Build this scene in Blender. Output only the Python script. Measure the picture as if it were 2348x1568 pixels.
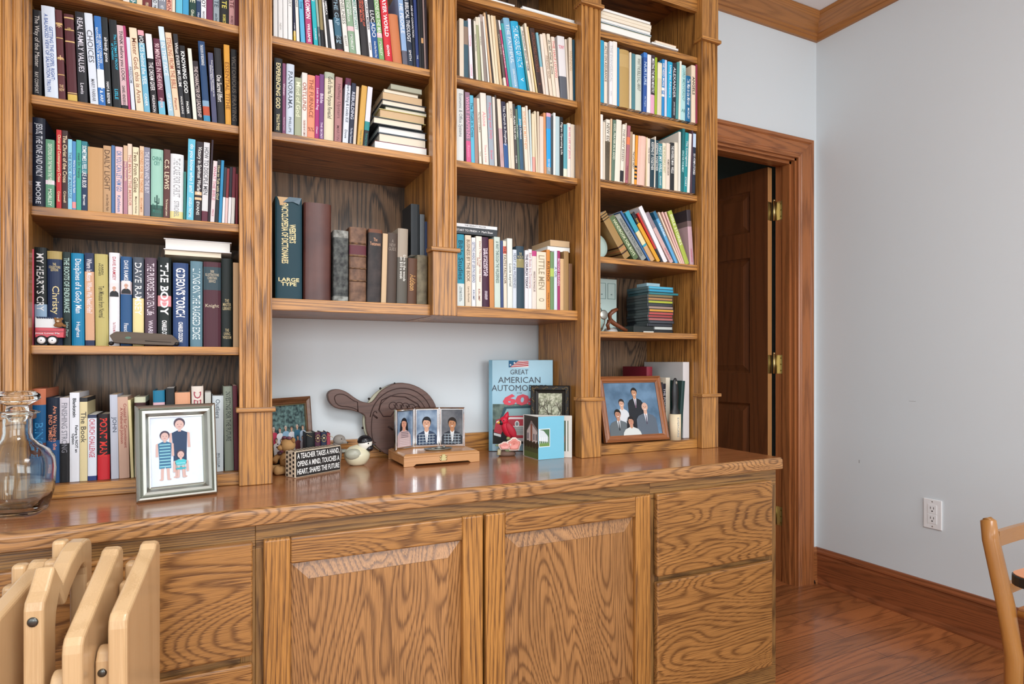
import bpy, bmesh, math, random
from mathutils import Matrix, Vector
random.seed(7)
for o in list(bpy.data.objects): bpy.data.objects.remove(o)
SC=bpy.context.scene
# ------------------------------------------------------------------ camera
F,H,CX,HY=1430.5,1.06,1174.0,828.0
CC,SS=.8967,.4426
def ray(px,py):
    dx=(px-CX)/F
    return (CC*dx+SS, -SS*dx+CC, (HY-py)/F)
def onY(px,py,Y):
    r=ray(px,py); t=Y/r[1]; return (r[0]*t, H+r[2]*t)
def onX(px,py,X):
    r=ray(px,py); t=X/r[0]; return (r[1]*t, H+r[2]*t)
def onZ(px,py,Z):
    r=ray(px,py); t=(Z-H)/r[2]; return (r[0]*t, r[1]*t)
cam=bpy.data.cameras.new('camera'); cam.sensor_width=36; cam.lens=F/2348*36
cam.shift_y=(HY-784)/2348; cam.clip_start=.02
co=bpy.data.objects.new('camera',cam); SC.collection.objects.link(co)
co.location=(0,0,H); co.rotation_euler=(math.pi/2,0,-math.atan2(SS,CC)); SC.camera=co
# ------------------------------------------------------------------ view and light
SC.view_settings.view_transform='Standard'; SC.view_settings.look='None'
SC.view_settings.gamma=1; SC.view_settings.exposure=0.0; SC.view_settings.use_curve_mapping=False
XL,XR,YF,YB,ZC=-2.3,2.65,-2.6,2.05,2.69
W=bpy.data.worlds.new('world'); SC.world=W; W.use_nodes=True
bg=W.node_tree.nodes['Background']; bg.inputs[0].default_value=(.75,.88,1,1); bg.inputs[1].default_value=1.5
def area(name,loc,rot,sx,sy,power,col=(1,1,1)):
    l=bpy.data.lights.new(name,'AREA'); l.shape='RECTANGLE'; l.size=sx; l.size_y=sy; l.energy=power; l.color=col
    o=bpy.data.objects.new(name,l); o.location=loc; o.rotation_euler=rot; SC.collection.objects.link(o); return o
area('daylight_window_right',(1.45,YF+.03,1.5),(math.radians(90),0,0),1.7,1.5,50,(.955,.985,1))
area('daylight_window_left',(-1.15,YF+.03,1.5),(math.radians(90),0,0),1.7,1.5,42,(.955,.985,1))
area('daylight_side_window',(XL+.03,-.9,1.5),(math.radians(90),0,math.radians(-90)),1.6,1.4,16,(.95,.98,1))
area('overhead_fill',(.5,-.4,ZC-.06),(0,0,0),1.0,1.0,44,(.97,.985,1))  # added overhead fill standing in for ceiling bounce, no known lamp
# ------------------------------------------------------------------ materials
def lin(c):
    c=c/255; return c/12.92 if c<=.04045 else ((c+.055)/1.055)**2.4
def rgb(h,g=1.0): return tuple(min(.86,lin(int(h[i:i+2],16))*g) for i in (0,2,4))+(1,)
MC={}
def mat(h,rough=.5,metal=0,g=1.08,bump=0):
    k=(h,rough,metal,g,bump)
    if k in MC: return MC[k]
    m=bpy.data.materials.new('paint_'+h); m.use_nodes=True; nt=m.node_tree; b=nt.nodes['Principled BSDF']
    b.inputs['Base Color'].default_value=rgb(h,g); b.inputs['Roughness'].default_value=rough; b.inputs['Metallic'].default_value=metal; b.inputs['Specular IOR Level'].default_value=.5 if metal or rough<.45 else .3
    n=nt.nodes.new('ShaderNodeTexNoise'); n.inputs['Scale'].default_value=60
    r=nt.nodes.new('ShaderNodeMapRange'); r.inputs[3].default_value=max(0.02,rough-.06); r.inputs[4].default_value=min(1,rough+.06)
    nt.links.new(n.outputs['Fac'],r.inputs[0]); nt.links.new(r.outputs[0],b.inputs['Roughness'])
    if bump:
        bp=nt.nodes.new('ShaderNodeBump'); bp.inputs['Strength'].default_value=bump; bp.inputs['Distance'].default_value=.002
        nt.links.new(n.outputs['Fac'],bp.inputs['Height']); nt.links.new(bp.outputs[0],b.inputs['Normal'])
    MC[k]=m; return m
def oak(name,axis,light,dark,rough=.38,freq=34,ring=1.6,lines=.75,stretch=.1,coat=.15,pore=.5):
    m=bpy.data.materials.new(name); m.use_nodes=True; nt=m.node_tree; N=nt.nodes.new; L=nt.links.new
    b=nt.nodes['Principled BSDF']
    tc=N('ShaderNodeTexCoord'); oi=N('ShaderNodeObjectInfo')
    sc=N('ShaderNodeVectorMath'); sc.operation='SCALE'; sc.inputs[0].default_value=(17,11,23); L(oi.outputs['Random'],sc.inputs['Scale'])
    ad=N('ShaderNodeVectorMath'); ad.operation='ADD'; L(tc.outputs['Object'],ad.inputs[0]); L(sc.outputs[0],ad.inputs[1])
    def mp(s,k):
        q=N('ShaderNodeMapping'); v=[s,s,s]; v['XYZ'.index(axis)]=k; q.inputs['Scale'].default_value=v; L(ad.outputs[0],q.inputs[0]); return q
    n1=N('ShaderNodeTexNoise'); n1.inputs['Scale'].default_value=ring; n1.inputs['Detail'].default_value=1.5; n1.inputs['Roughness'].default_value=.45; n1.inputs['Distortion'].default_value=.25
    L(mp(3.2,3.2*stretch).outputs[0],n1.inputs['Vector'])
    n2=N('ShaderNodeTexNoise'); n2.inputs['Scale'].default_value=1; n2.inputs['Detail'].default_value=3; n2.inputs['Roughness'].default_value=.6
    L(mp(420,9).outputs[0],n2.inputs['Vector'])
    a=N('ShaderNodeMath'); a.operation='MULTIPLY'; a.inputs[1].default_value=freq*8.5; L(n1.outputs['Fac'],a.inputs[0])
    c=N('ShaderNodeMath'); c.operation='MULTIPLY_ADD'; c.inputs[1].default_value=6.5; L(n2.outputs['Fac'],c.inputs[0]); L(a.outputs[0],c.inputs[2])
    s=N('ShaderNodeMath'); s.operation='SINE'; L(c.outputs[0],s.inputs[0])
    rp=N('ShaderNodeValToRGB'); rp.color_ramp.elements[0].position=.0; rp.color_ramp.elements[1].position=.5
    rp.color_ramp.elements[0].color=(1,1,1,1); rp.color_ramp.elements[1].color=(0,0,0,1)
    e=rp.color_ramp.elements.new(.16); e.color=(.55,.55,.55,1)
    mr=N('ShaderNodeMapRange'); mr.inputs[1].default_value=-1; L(s.outputs[0],mr.inputs[0]); L(mr.outputs[0],rp.inputs[0])
    p=N('ShaderNodeValToRGB'); p.color_ramp.elements[0].position=.40; p.color_ramp.elements[1].position=.55
    p.color_ramp.elements[0].color=(1,1,1,1); p.color_ramp.elements[1].color=(0,0,0,1); L(n2.outputs['Fac'],p.inputs[0])
    f=N('ShaderNodeMath'); f.operation='MULTIPLY'; f.inputs[1].default_value=lines; L(rp.outputs[0],f.inputs[0])
    f2=N('ShaderNodeMath'); f2.operation='MULTIPLY_ADD'; f2.inputs[1].default_value=pore; f2.use_clamp=True; L(p.outputs[0],f2.inputs[0]); L(f.outputs[0],f2.inputs[2])
    n3=N('ShaderNodeTexNoise'); n3.inputs['Scale'].default_value=1.2; L(mp(5,.8).outputs[0],n3.inputs['Vector'])
    mx=N('ShaderNodeMix'); mx.data_type='RGBA'; mx.inputs[6].default_value=rgb(light,1.0); mx.inputs[7].default_value=rgb(dark,1.0); L(f2.outputs[0],mx.inputs[0])
    hv=N('ShaderNodeHueSaturation'); L(mx.outputs[2],hv.inputs['Color'])
    vr=N('ShaderNodeMapRange'); vr.inputs[3].default_value=.8; vr.inputs[4].default_value=1.2; L(n3.outputs['Fac'],vr.inputs[0]); L(vr.outputs[0],hv.inputs['Value'])
    L(hv.outputs[0],b.inputs['Base Color'])
    b.inputs['Roughness'].default_value=rough; b.inputs['Coat Weight'].default_value=coat; b.inputs['Coat Roughness'].default_value=.12
    bp=N('ShaderNodeBump'); bp.invert=True; bp.inputs['Strength'].default_value=.25; bp.inputs['Distance'].default_value=.0006
    L(f2.outputs[0],bp.inputs['Height']); L(bp.outputs[0],b.inputs['Normal'])
    return m
LT,DK='bf8643','6a4320'
oakX=oak('oak_grain_across','X',LT,DK,stretch=.06,lines=.65); oakZ=oak('oak_grain_upright','Z',LT,DK,freq=24,ring=1.9,stretch=.045,lines=.6)
oakD=oak('oak_drawer_front','X','ad7a42','6a4420',freq=30,ring=1.9,stretch=.22); oakP=oak('oak_door_panel','Z','ae7d4b','6c4828',freq=40,ring=1.5,stretch=.2)
oakTop=oak('oak_counter','X','ac6e42','744528',rough=.2,freq=20,lines=.45,stretch=.05,coat=.5,pore=.2)
oakEdge=oak('oak_counter_edge','X','b58350','6c4828',rough=.3,freq=24,ring=2.2,stretch=.3)
oakBack=oak('oak_plywood_shaded','Z','85664a','382a1e',rough=.5,freq=30,ring=1.3,stretch=.2,lines=.85)  # greyer plywood tone of the same oak, with bay shade darkened into the colour
oakUnder=oak('oak_shelf_underside','X','a8713f','5d381c')
oakFrame=oak('oak_face_frame','X','98703f','5a3e22',freq=40,stretch=.06)
oakFrameZ=oak('oak_face_frame_upright','Z','98703f','5a3e22',freq=30,stretch=.06)
pineZ=oak('pine_casing_upright','Z','a8683a','5f3318',freq=60,ring=1.2,lines=.5,stretch=.04,pore=.1)
pineX=oak('pine_casing_across','X','a8683a','5f3318',freq=60,ring=1.2,lines=.5,stretch=.04,pore=.1)
pineY=oak('pine_baseboard','Y','90522f','57301a',freq=22,ring=1.6,lines=.5,stretch=.08,pore=.1)
doorM=oak('stained_door_pine','Z','64381c','3c2110',rough=.35,freq=18,lines=.4,stretch=.05,pore=.1)
doorEdge=oak('door_edge_pine','Z','c8925c','9c6c40',freq=10,lines=.3,stretch=.05,pore=.1)
beech=oak('beech_light','Z','d3b083','b48c5e',rough=.3,freq=8,ring=1.1,lines=.3,stretch=.05,coat=.4,pore=.08)
boxwood=oak('box_maple','X','c8935f','a06a3c',rough=.35,freq=12,lines=.3,stretch=.06,pore=.1)
darkcarve=oak('carved_walnut','X','60443a','3a2620',rough=.5,freq=14,lines=.4,stretch=.1,pore=.2)
def plaster(name,h):
    m=bpy.data.materials.new(name); m.use_nodes=True; nt=m.node_tree; b=nt.nodes['Principled BSDF']
    b.inputs['Base Color'].default_value=rgb(h,1); b.inputs['Roughness'].default_value=.75
    tc=nt.nodes.new('ShaderNodeTexCoord'); n=nt.nodes.new('ShaderNodeTexNoise'); n.inputs['Scale'].default_value=220; n.inputs['Detail'].default_value=3
    bp=nt.nodes.new('ShaderNodeBump'); bp.inputs['Strength'].default_value=.08; bp.inputs['Distance'].default_value=.001
    nt.links.new(tc.outputs['Object'],n.inputs['Vector']); nt.links.new(n.outputs['Fac'],bp.inputs['Height']); nt.links.new(bp.outputs[0],b.inputs['Normal'])
    return m
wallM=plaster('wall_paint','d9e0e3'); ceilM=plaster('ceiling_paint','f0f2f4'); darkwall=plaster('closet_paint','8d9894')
def floor_mat():
    m=oak('floor_oak','X','ac6c40','764628',rough=.3,freq=26,ring=1.4,lines=.6,stretch=.12,coat=.25,pore=.2)
    nt=m.node_tree; b=nt.nodes['Principled BSDF']; N=nt.nodes.new; L=nt.links.new
    tc=N('ShaderNodeTexCoord'); br=N('ShaderNodeTexBrick'); br.offset=.37; br.inputs['Scale'].default_value=1; br.inputs['Brick Width'].default_value=1.1; br.inputs['Row Height'].default_value=.083
    br.inputs['Mortar Size'].default_value=.0012; br.inputs['Color1'].default_value=(.8,.8,.8,1); br.inputs['Color2'].default_value=(1.2,1.12,1.05,1); br.inputs['Mortar'].default_value=(.35,.3,.3,1)
    L(tc.outputs['Object'],br.inputs['Vector'])
    src=b.inputs['Base Color'].links[0].from_socket
    mm=N('ShaderNodeMix'); mm.data_type='RGBA'; mm.blend_type='MULTIPLY'; mm.inputs[0].default_value=1; L(src,mm.inputs[6]); L(br.outputs[0],mm.inputs[7]); L(mm.outputs[2],b.inputs['Base Color'])
    return m
floorM=floor_mat()
def glassM():
    m=bpy.data.materials.new('clear_glass'); m.use_nodes=True; b=m.node_tree.nodes['Principled BSDF']
    b.inputs['Base Color'].default_value=(.93,.97,.95,1); b.inputs['Transmission Weight'].default_value=1; b.inputs['Roughness'].default_value=.01; b.inputs['IOR'].default_value=1.45
    return m
glass=glassM()
silver=mat('a9aaa2',.36,1,1.0); chrome=mat('dcdcdc',.12,1,1.2); brass=mat('b5a67c',.3,1,1.1)
pages=mat('e2d8c4',.8); pagesW=mat('e8e6e0',.8); pagesT=mat('c9ad88',.8); black=mat('18181a',.4); white=mat('eceeee',.5)
# ------------------------------------------------------------------ mesh builder
class MB:
    def __init__(s): s.v=[]; s.f=[]; s.m=[]; s.sm=[]; s.M=None
    def add(s,vs,fs,mi=0,sm=False):
        n=len(s.v)
        if s.M is not None: vs=[tuple(s.M@Vector(v)) for v in vs]
        s.v+=[tuple(v) for v in vs]
        for f in fs: s.f.append([n+i for i in f]); s.m.append(mi); s.sm.append(sm)
        return s
    def box(s,x0,x1,y0,y1,z0,z1,mi=0):
        return s.add([(x0,y0,z0),(x1,y0,z0),(x1,y1,z0),(x0,y1,z0),(x0,y0,z1),(x1,y0,z1),(x1,y1,z1),(x0,y1,z1)],
            [(0,3,2,1),(4,5,6,7),(0,1,5,4),(1,2,6,5),(2,3,7,6),(3,0,4,7)],mi)
    def prism(s,poly,y0,y1,mi=0,sm=False):   # poly in XZ, extruded along Y
        n=len(poly); vs=[(x,y0,z) for x,z in poly]+[(x,y1,z) for x,z in poly]
        return s.add(vs,[list(range(n)),list(range(2*n-1,n-1,-1))]+[(i,(i+1)%n,n+(i+1)%n,n+i) for i in range(n)],mi,sm)
    def prismZ(s,poly,z0,z1,mi=0):           # poly in XY, extruded along Z
        n=len(poly); vs=[(x,y,z0) for x,y in poly]+[(x,y,z1) for x,y in poly]
        return s.add(vs,[list(range(n-1,-1,-1)),list(range(n,2*n))]+[(i,(i+1)%n,n+(i+1)%n,n+i) for i in range(n)],mi)
    def prismX(s,poly,x0,x1,mi=0):           # poly in YZ
        n=len(poly); vs=[(x0,y,z) for y,z in poly]+[(x1,y,z) for y,z in poly]
        return s.add(vs,[list(range(n-1,-1,-1)),list(range(n,2*n))]+[(i,(i+1)%n,n+(i+1)%n,n+i) for i in range(n)],mi)
    def flat(s,poly,y,mi=0):
        return s.add([(x,y,z) for x,z in poly],[list(range(len(poly)))],mi)
    def ell(s,c,r,mi=0,n=16,k=10,p=1.0):
        vs=[];fs=[]
        for j in range(k+1):
            a=math.pi*j/k
            for i in range(n):
                b=2*math.pi*i/n; vs.append((c[0]+r[0]*math.sin(a)*math.cos(b),c[1]+r[1]*math.sin(a)*math.sin(b),c[2]+r[2]*math.cos(a)))
        for j in range(k):
            for i in range(n): fs.append((j*n+i,(j+1)*n+i,(j+1)*n+(i+1)%n,j*n+(i+1)%n))
        return s.add(vs,fs,mi,True)
    def lathe(s,prof,c=(0,0,0),n=28,mi=0,pw=None,close=False,sx=1,sy=1,rot=0):   # prof (r,z[,p]) ; superellipse power per ring
        vs=[];fs=[];m=len(prof)
        for q in prof:
            r,z=q[0],q[1]; p=q[2] if len(q)>2 else 2
            for i in range(n):
                a=2*math.pi*i/n+rot; ca,sa=math.cos(a),math.sin(a)
                k=(abs(math.cos(a-rot))**p+abs(math.sin(a-rot))**p)**(-1/p)
                vs.append((c[0]+r*k*ca*sx,c[1]+r*k*sa*sy,c[2]+z))
        for j in range(m-1):
            for i in range(n): fs.append((j*n+i,j*n+(i+1)%n,(j+1)*n+(i+1)%n,(j+1)*n+i))
        if close:
            fs.append(list(range(n-1,-1,-1))); fs.append([(m-1)*n+i for i in range(n)])
        return s.add(vs,fs,mi,True)
    def tube(s,pts,r,mi=0,n=10,cap=True):
        rs=r if isinstance(r,(list,tuple)) else [r]*len(pts); pts=[Vector(p) for p in pts]; vs=[];fs=[]
        up=Vector((0.13,.21,1)).normalized()
        for i,p in enumerate(pts):
            d=(pts[min(i+1,len(pts)-1)]-pts[max(i-1,0)]).normalized()
            u=d.cross(up)
            if u.length<.05: u=d.cross(Vector((1,0,0)))
            u.normalize(); w=d.cross(u)
            for j in range(n):
                a=2*math.pi*j/n; vs.append(tuple(p+(u*math.cos(a)+w*math.sin(a))*rs[i]))
        for i in range(len(pts)-1):
            for j in range(n): fs.append((i*n+j,i*n+(j+1)%n,(i+1)*n+(j+1)%n,(i+1)*n+j))
        if cap: fs.append(list(range(n-1,-1,-1))); fs.append([(len(pts)-1)*n+j for j in range(n)])
        return s.add([tuple(v) for v in vs],fs,mi,True)
    def build(s,name,mats,parent=None,bevel=0,origin=None,recalc=True,seg=2):
        if not isinstance(mats,(list,tuple)): mats=[mats]
        wl=Vector((0,0,0))
        if origin is not None: wl=Vector(origin)
        elif parent is not None: wl=wloc(parent)
        me=bpy.data.meshes.new(name); me.from_pydata([tuple(Vector(v)-wl) for v in s.v],[],s.f)
        for m in mats: me.materials.append(m)
        me.polygons.foreach_set('material_index',s.m); me.polygons.foreach_set('use_smooth',s.sm)
        if recalc:
            b=bmesh.new(); b.from_mesh(me); bmesh.ops.recalc_face_normals(b,faces=b.faces); b.to_mesh(me); b.free()
        me.update()
        o=bpy.data.objects.new(name,me); SC.collection.objects.link(o)
        if parent is not None: o.parent=parent; o.location=wl-wloc(parent)
        else: o.location=wl
        if bevel:
            bv=o.modifiers.new('soft_edge','BEVEL'); bv.width=bevel; bv.segments=seg; bv.limit_method='ANGLE'; bv.angle_limit=math.radians(35)
        return o
def wloc(o):
    v=Vector(o.location)
    while o.parent is not None: o=o.parent; v+=Vector(o.location)
    return v
def tag(o,label,cat,group=None):
    o['label']=label; o['category']=cat
    if group: o['group']=group
    return o
def thing(name,label,cat,loc,group=None):
    o=bpy.data.objects.new(name,None); o.empty_display_size=.05; SC.collection.objects.link(o); o.location=loc
    return tag(o,label,cat,group)
def struct(o): o['kind']='structure'; return o
def B(x0,x1,y0,y1,z0,z1): return MB().box(x0,x1,y0,y1,z0,z1)
# flat text geometry: list of 2D verts and faces, normalised to unit box height
TX={}
def text2d(s,bold=.0):
    k=(s,bold)
    if k in TX: return TX[k]
    cu=bpy.data.curves.new('t','FONT'); cu.body=s; cu.size=1; cu.resolution_u=2; cu.fill_mode='FRONT'; cu.offset=bold; cu.align_x='CENTER'; cu.space_line=.85
    ob=bpy.data.objects.new('t',cu); me=ob.to_mesh()
    vs=[(v.co.x,v.co.y) for v in me.vertices]; fs=[list(p.vertices) for p in me.polygons]
    ob.to_mesh_clear(); bpy.data.objects.remove(ob); bpy.data.curves.remove(cu)
    if vs:
        x0=min(v[0] for v in vs);x1=max(v[0] for v in vs);y0=min(v[1] for v in vs);y1=max(v[1] for v in vs)
        vs=[((v[0]-(x0+x1)/2)/(x1-x0+1e-9),(v[1]-(y0+y1)/2)/(y1-y0+1e-9)) for v in vs]; asp=(x1-x0)/(y1-y0+1e-9)
    else: asp=1
    TX[k]=(vs,fs,asp); return TX[k]
def put_text(mb,s,mp,w,h,mi=0,bold=0,fit=True,maxs=1.7):
    """mp(u,v) maps centred text-plane coords (metres) to a 3D point"""
    vs,fs,asp=text2d(s,bold)
    if not vs: return
    hh=h; ww=w
    if fit:
        if asp*h*maxs<w: ww=asp*h*maxs
        if ww<asp*h*.45: hh=ww/(asp*.45)
    mb.add([mp(a*ww,b*hh) for a,b in vs],fs,mi)
# ------------------------------------------------------------------ room
def wall(name,boxes,m):
    b=MB()
    for q in boxes: b.box(*q)
    return struct(b.build(name,m))
wall('floor',[(XL-.1,XR+.1,YF-.1,3.3,-.05,0)],floorM)
wall('ceiling',[(XL-.1,XR+.1,YF-.1,YB+.11,ZC,ZC+.05)],ceilM)
DX0,DX1,DZ=1.735,2.52,2.027
wall('wall_back',[(XL,DX0,YB,YB+.11,0,ZC),(DX1,XR+.1,YB,YB+.11,0,ZC),(DX0,DX1,YB,YB+.11,DZ,ZC)],wallM)
wall('wall_right',[(XR,XR+.1,YF,YB,0,ZC)],wallM)
WY0,WY1,WZ0,WZ1=-1.7,-.1,.8,2.2
wall('wall_left',[(XL-.1,XL,YF,WY0,0,ZC),(XL-.1,XL,WY1,YB+.11,0,ZC),(XL-.1,XL,WY0,WY1,0,WZ0),(XL-.1,XL,WY0,WY1,WZ1,ZC)],wallM)
fw=[(XL-.1,-2,YF-.1,YF,0,ZC),(-.3,.6,YF-.1,YF,0,ZC),(2.3,XR+.1,YF-.1,YF,0,ZC)]
for a,b_ in ((-2,-.3),(.6,2.3)): fw+=[(a,b_,YF-.1,YF,0,.75),(a,b_,YF-.1,YF,2.25,ZC)]
wall('wall_front',fw,wallM)
for i,(a,b_) in enumerate(((-2,-.3),(.6,2.3))):
    w=struct(bpy.data.objects.new('window_%d'%(i+1),None)); SC.collection.objects.link(w); w.location=(a,YF,.75)
    m=MB()
    for q in ((a-.07,a,.68,2.32),(b_,b_+.07,.68,2.32)): m.box(q[0],q[1],YF,YF+.02,q[2],q[3])
    m.box(a,b_,YF,YF+.02,2.25,2.32); m.box(a,b_,YF,YF+.03,.68,.75); m.box((a+b_)/2-.02,(a+b_)/2+.02,YF-.07,YF-.03,.75,2.25); m.box(a,b_,YF-.07,YF-.03,1.48,1.52)
    m.build('window_frame',pineZ,w)
w=struct(bpy.data.objects.new('window_3',None)); SC.collection.objects.link(w); w.location=(XL,WY0,WZ0)
m=MB(); m.box(XL,XL+.02,WY0-.07,WY0,WZ0-.07,WZ1+.07); m.box(XL,XL+.02,WY1,WY1+.07,WZ0-.07,WZ1+.07); m.box(XL,XL+.02,WY0,WY1,WZ1,WZ1+.07); m.box(XL,XL+.03,WY0,WY1,WZ0-.07,WZ0); m.box(XL-.07,XL-.03,WY0,WY1,1.48,1.52)
m.build('window_frame',pineZ,w)
# room beyond the doorway
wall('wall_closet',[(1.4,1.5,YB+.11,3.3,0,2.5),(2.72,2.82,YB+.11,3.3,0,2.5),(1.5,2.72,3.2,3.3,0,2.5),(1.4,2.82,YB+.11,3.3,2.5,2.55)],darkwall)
# door casing: profile swept round the opening with mitred corners
def casing():
    prof=[(-.009,0),(-.009,.012),(-.002,.016),(.003,.012),(.009,.012),(.012,.015),(.018,.013),(.044,.016),(.061,.020),(.064,.017),(.069,.025),(.081,.025),(.085,.02),(.085,0)]
    vs=[]
    for u,v in prof:
        ul=min(u,.036); y=YB-v
        vs+=[(DX0-ul,y,0),(DX0-ul,y,DZ+u),(DX1+u,y,DZ+u),(DX1+u,y,0)]
    b=MB(); n=len(prof)
    fl=[];fh=[];fr=[]
    for i in range(n-1):
        a=i*4; c=a+4; fl.append((a,a+1,c+1,c)); fh.append((a+1,a+2,c+2,c+1)); fr.append((a+2,a+3,c+3,c+2))
    b.add(vs,fl+fr,0); b.add(vs,fh,1)
    # jamb lining and stop
    b.box(DX0,DX0+.015,YB,YB+.11,0,DZ,0); b.box(DX1-.02,DX1,YB,YB+.11,0,DZ,0); b.box(DX0,DX1,YB,YB+.11,DZ-.02,DZ,1)
    b.box(DX1-.032,DX1-.02,YB+.02,YB+.06,0,DZ-.02,0); b.box(DX0+.015,DX1-.02,YB+.02,YB+.06,DZ-.032,DZ-.02,1)
    return struct(b.build('trim_1',[pineZ,pineX],recalc=False))
casing()
# crown moulding and baseboards
def run(name,prof,path,m):
    b=MB(); vs=[]; k=len(path)
    for d,z in prof:
        for f in path: x,y=f(d); vs.append((x,y,z))
    fs=[]
    for i in range(len(prof)-1):
        for j in range(k-1): a=i*k+j; fs.append((a,a+1,a+k+1,a+k))
    b.add(vs,fs); return struct(b.build(name,m,recalc=False))
crown=[(0,2.595),(.012,2.596),(.014,2.612),(.02,2.614),(.022,2.624),(.03,2.628),(.038,2.64),(.055,2.654),(.07,2.662),(.074,2.668),(.078,2.672),(.084,2.689)]
crownX=oak('crown_pine_across','X','a8713e','6b4322',freq=30,lines=.35,stretch=.04,pore=.1)
crownY=oak('crown_pine_side','Y','a8713e','6b4322',freq=30,lines=.35,stretch=.04,pore=.1)
run('trim_2',crown,[lambda d:(1.69,YB-d),lambda d:(XR-d,YB-d)],crownX)
run('trim_3',crown,[lambda d:(XR-d,YB-d),lambda d:(XR-d,YF)],crownY)
base=[(0,.166),(.007,.164),(.01,.157),(.016,.15),(.018,.143),(.014,.138),(.014,.132),(.018,.128),(.018,.022),(.026,.018),(.031,.008),(.031,0)]
run('baseboard_right',base,[lambda d:(XR-d,YB-d),lambda d:(XR-d,YF)],pineY)
run('baseboard_back',base,[lambda d:(DX1+.085,YB-d),lambda d:(XR-d,YB-d)],pineX)
# ------------------------------------------------------------------ open six-panel door
def door():
    r=thing('panel_door','open six-panel dark stained wooden door seen through the doorway','door',(2.49,2.175,.01))
    r['kind']='structure'; r.name='door_1'
    M=Matrix.Translation((2.49,2.175,0))@Matrix.Rotation(math.radians(-11.5),4,'Z').inverted()
    # local: u along +Y (away from hinge), thickness along +X .. 0..-.035
    def mk(): b=MB(); b.M=M; return b
    Wd,Z0,Z1=.745,.01,2.003; T=.035
    cols=[(.095,.335),(.41,.65)]; rows=[(.2,.85),(1.0,1.575),(1.70,1.905)]
    b=mk(); xs=0
    for a,c in ((0,.095),(.335,.41),(.65,Wd)): b.box(-T,0,a,c,Z0,Z1)
    for a,c in cols:
        for z0,z1 in ((Z0,.2),(.85,1.0),(1.575,1.70),(1.905,Z1)): b.box(-T,0,a,c,z0,z1)
    b.build('door_frame',doorM,r)
    for a,c in cols:
        for z0,z1 in rows:
            b=mk(); x1=-T; 
            for side,(xo,xi) in enumerate(((-T+.012,-T+.004),(-.012,-.004))):
                q=[(a,z0),(c,z0),(c,z1),(a,z1)]; i1=[(a+.012,z0+.012),(c-.012,z0+.012),(c-.012,z1-.012),(a+.012,z1-.012)]
                i2=[(a+.04,z0+.04),(c-.04,z0+.04),(c-.04,z1-.04),(a+.04,z1-.04)]
                vs=[(xo-(.008 if side==0 else -.008),y,z) for y,z in q]+[(xo,y,z) for y,z in i1]+[(xi,y,z) for y,z in i2]
                fs=[(k,(k+1)%4,4+(k+1)%4,4+k) for k in range(4)]+[(4+k,4+(k+1)%4,8+(k+1)%4,8+k) for k in range(4)]+[(8,9,10,11)]
                b.add(vs,fs)
            b.build('door_panel',doorM,r,recalc=False)
    b=mk(); b.box(-T,0,-.001,0,Z0,Z1); b.build('door_edge',doorEdge,r)
    for zc in (1.79,1.045,.31):
        h=mk(); h.box(-T,-.004,-.0025,-.001,zc-.045,zc+.045); 
        h.M=None; h.box(DX1-.0215,DX1-.02,YB+.068,YB+.108,zc-.045,zc+.045)
        for k in (-.03,0,.03):
            h.ell((DX1-.0215,YB+.078,zc+k),(.001,.004,.004),1,8,6)
        h.tube([(2.493,2.162,zc-.045),(2.493,2.162,zc+.05)],.006); h.ell((2.493,2.162,zc+.053),(.006,.006,.006))
        h.build('hinge',[brass,mat('8a7440',.3,1)],r)
door()
# wall outlet on the right wall
def outlet():
    yc,zc=1.512,.441
    r=thing('wall_outlet','white double electrical outlet plate low on the right wall','outlet',(XR,yc,zc))
    b=MB(); b.prismX([(yc-.036,zc-.06),(yc+.036,zc-.06),(yc+.036,zc+.06),(yc-.036,zc+.06)],XR-.006,XR-.0002); b.build('cover_plate',white,r,bevel=.003)
    for dz in (-.02,.02):
        b=MB(); b.prismX([(yc-.017,zc+dz-.018),(yc+.017,zc+dz-.018),(yc+.017,zc+dz+.018),(yc-.017,zc+dz+.018)],XR-.0075,XR-.0058)
        for s in (-.006,.006): b.box(XR-.0078,XR-.0074,yc+s-.001,yc+s+.001,zc+dz,zc+dz+.009,1)
        b.ell((XR-.0075,yc,zc+dz-.008),(.0005,.003,.003),1,8,6)
        b.build('socket',[white,black],r)
    b=MB()
    for dz in (-.05,.05): b.ell((XR-.006,yc,zc+dz),(.001,.003,.003),0,8,6)
    b.build('screw',mat('b8b8b4',.3,1),r)
outlet()
_w=bpy.data.objects['wall_right']
for px_,py_,l_,dz_ in ((2092,920,.028,0),(1970,1058,.003,.012)):
    y_,z_=onX(px_,py_,XR); m=MB(); m.box(XR-.0004,XR-.0001,y_-l_/2,y_+l_/2,z_-.0006-dz_/2,z_+.0006+dz_/2); m.build('scuff_mark',mat('8c8c8a',.8),_w)
# ------------------------------------------------------------------ base cabinets and counter
ZT=.745; CF=1.435; DY=1.437; FY=1.456; CR=1.694
def counter():
    r=thing('countertop','long glossy oak countertop with rounded front edge under the bookcase','countertop',(0,CF,.707))
    b=MB(); x0,x1=-1.1,CR
    b.prismX([(YB,.707),(YB,ZT),(CF+.012,ZT),(CF+.012,.707)],x0,x1); b.build('counter_top',oakTop,r)
    b=MB(); p=[(CF+.012,.707)]
    for k in range(7):
        a=math.pi/2*k/6; p.append((CF+.010-.010*math.sin(a)+0,.707+.004-.004*math.cos(a)))
    for k in range(7):
        a=math.pi/2*k/6; p.append((CF+.012-.012*math.cos(a),ZT-.012+.012*math.sin(a)))
    b.prismX(p,x0,x1); b.build('counter_edge',oakEdge,r)
    B(.157,1.112,2.031,YB,ZT,ZT+.062).build('backsplash',oakX,r,bevel=.002)
counter()
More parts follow.
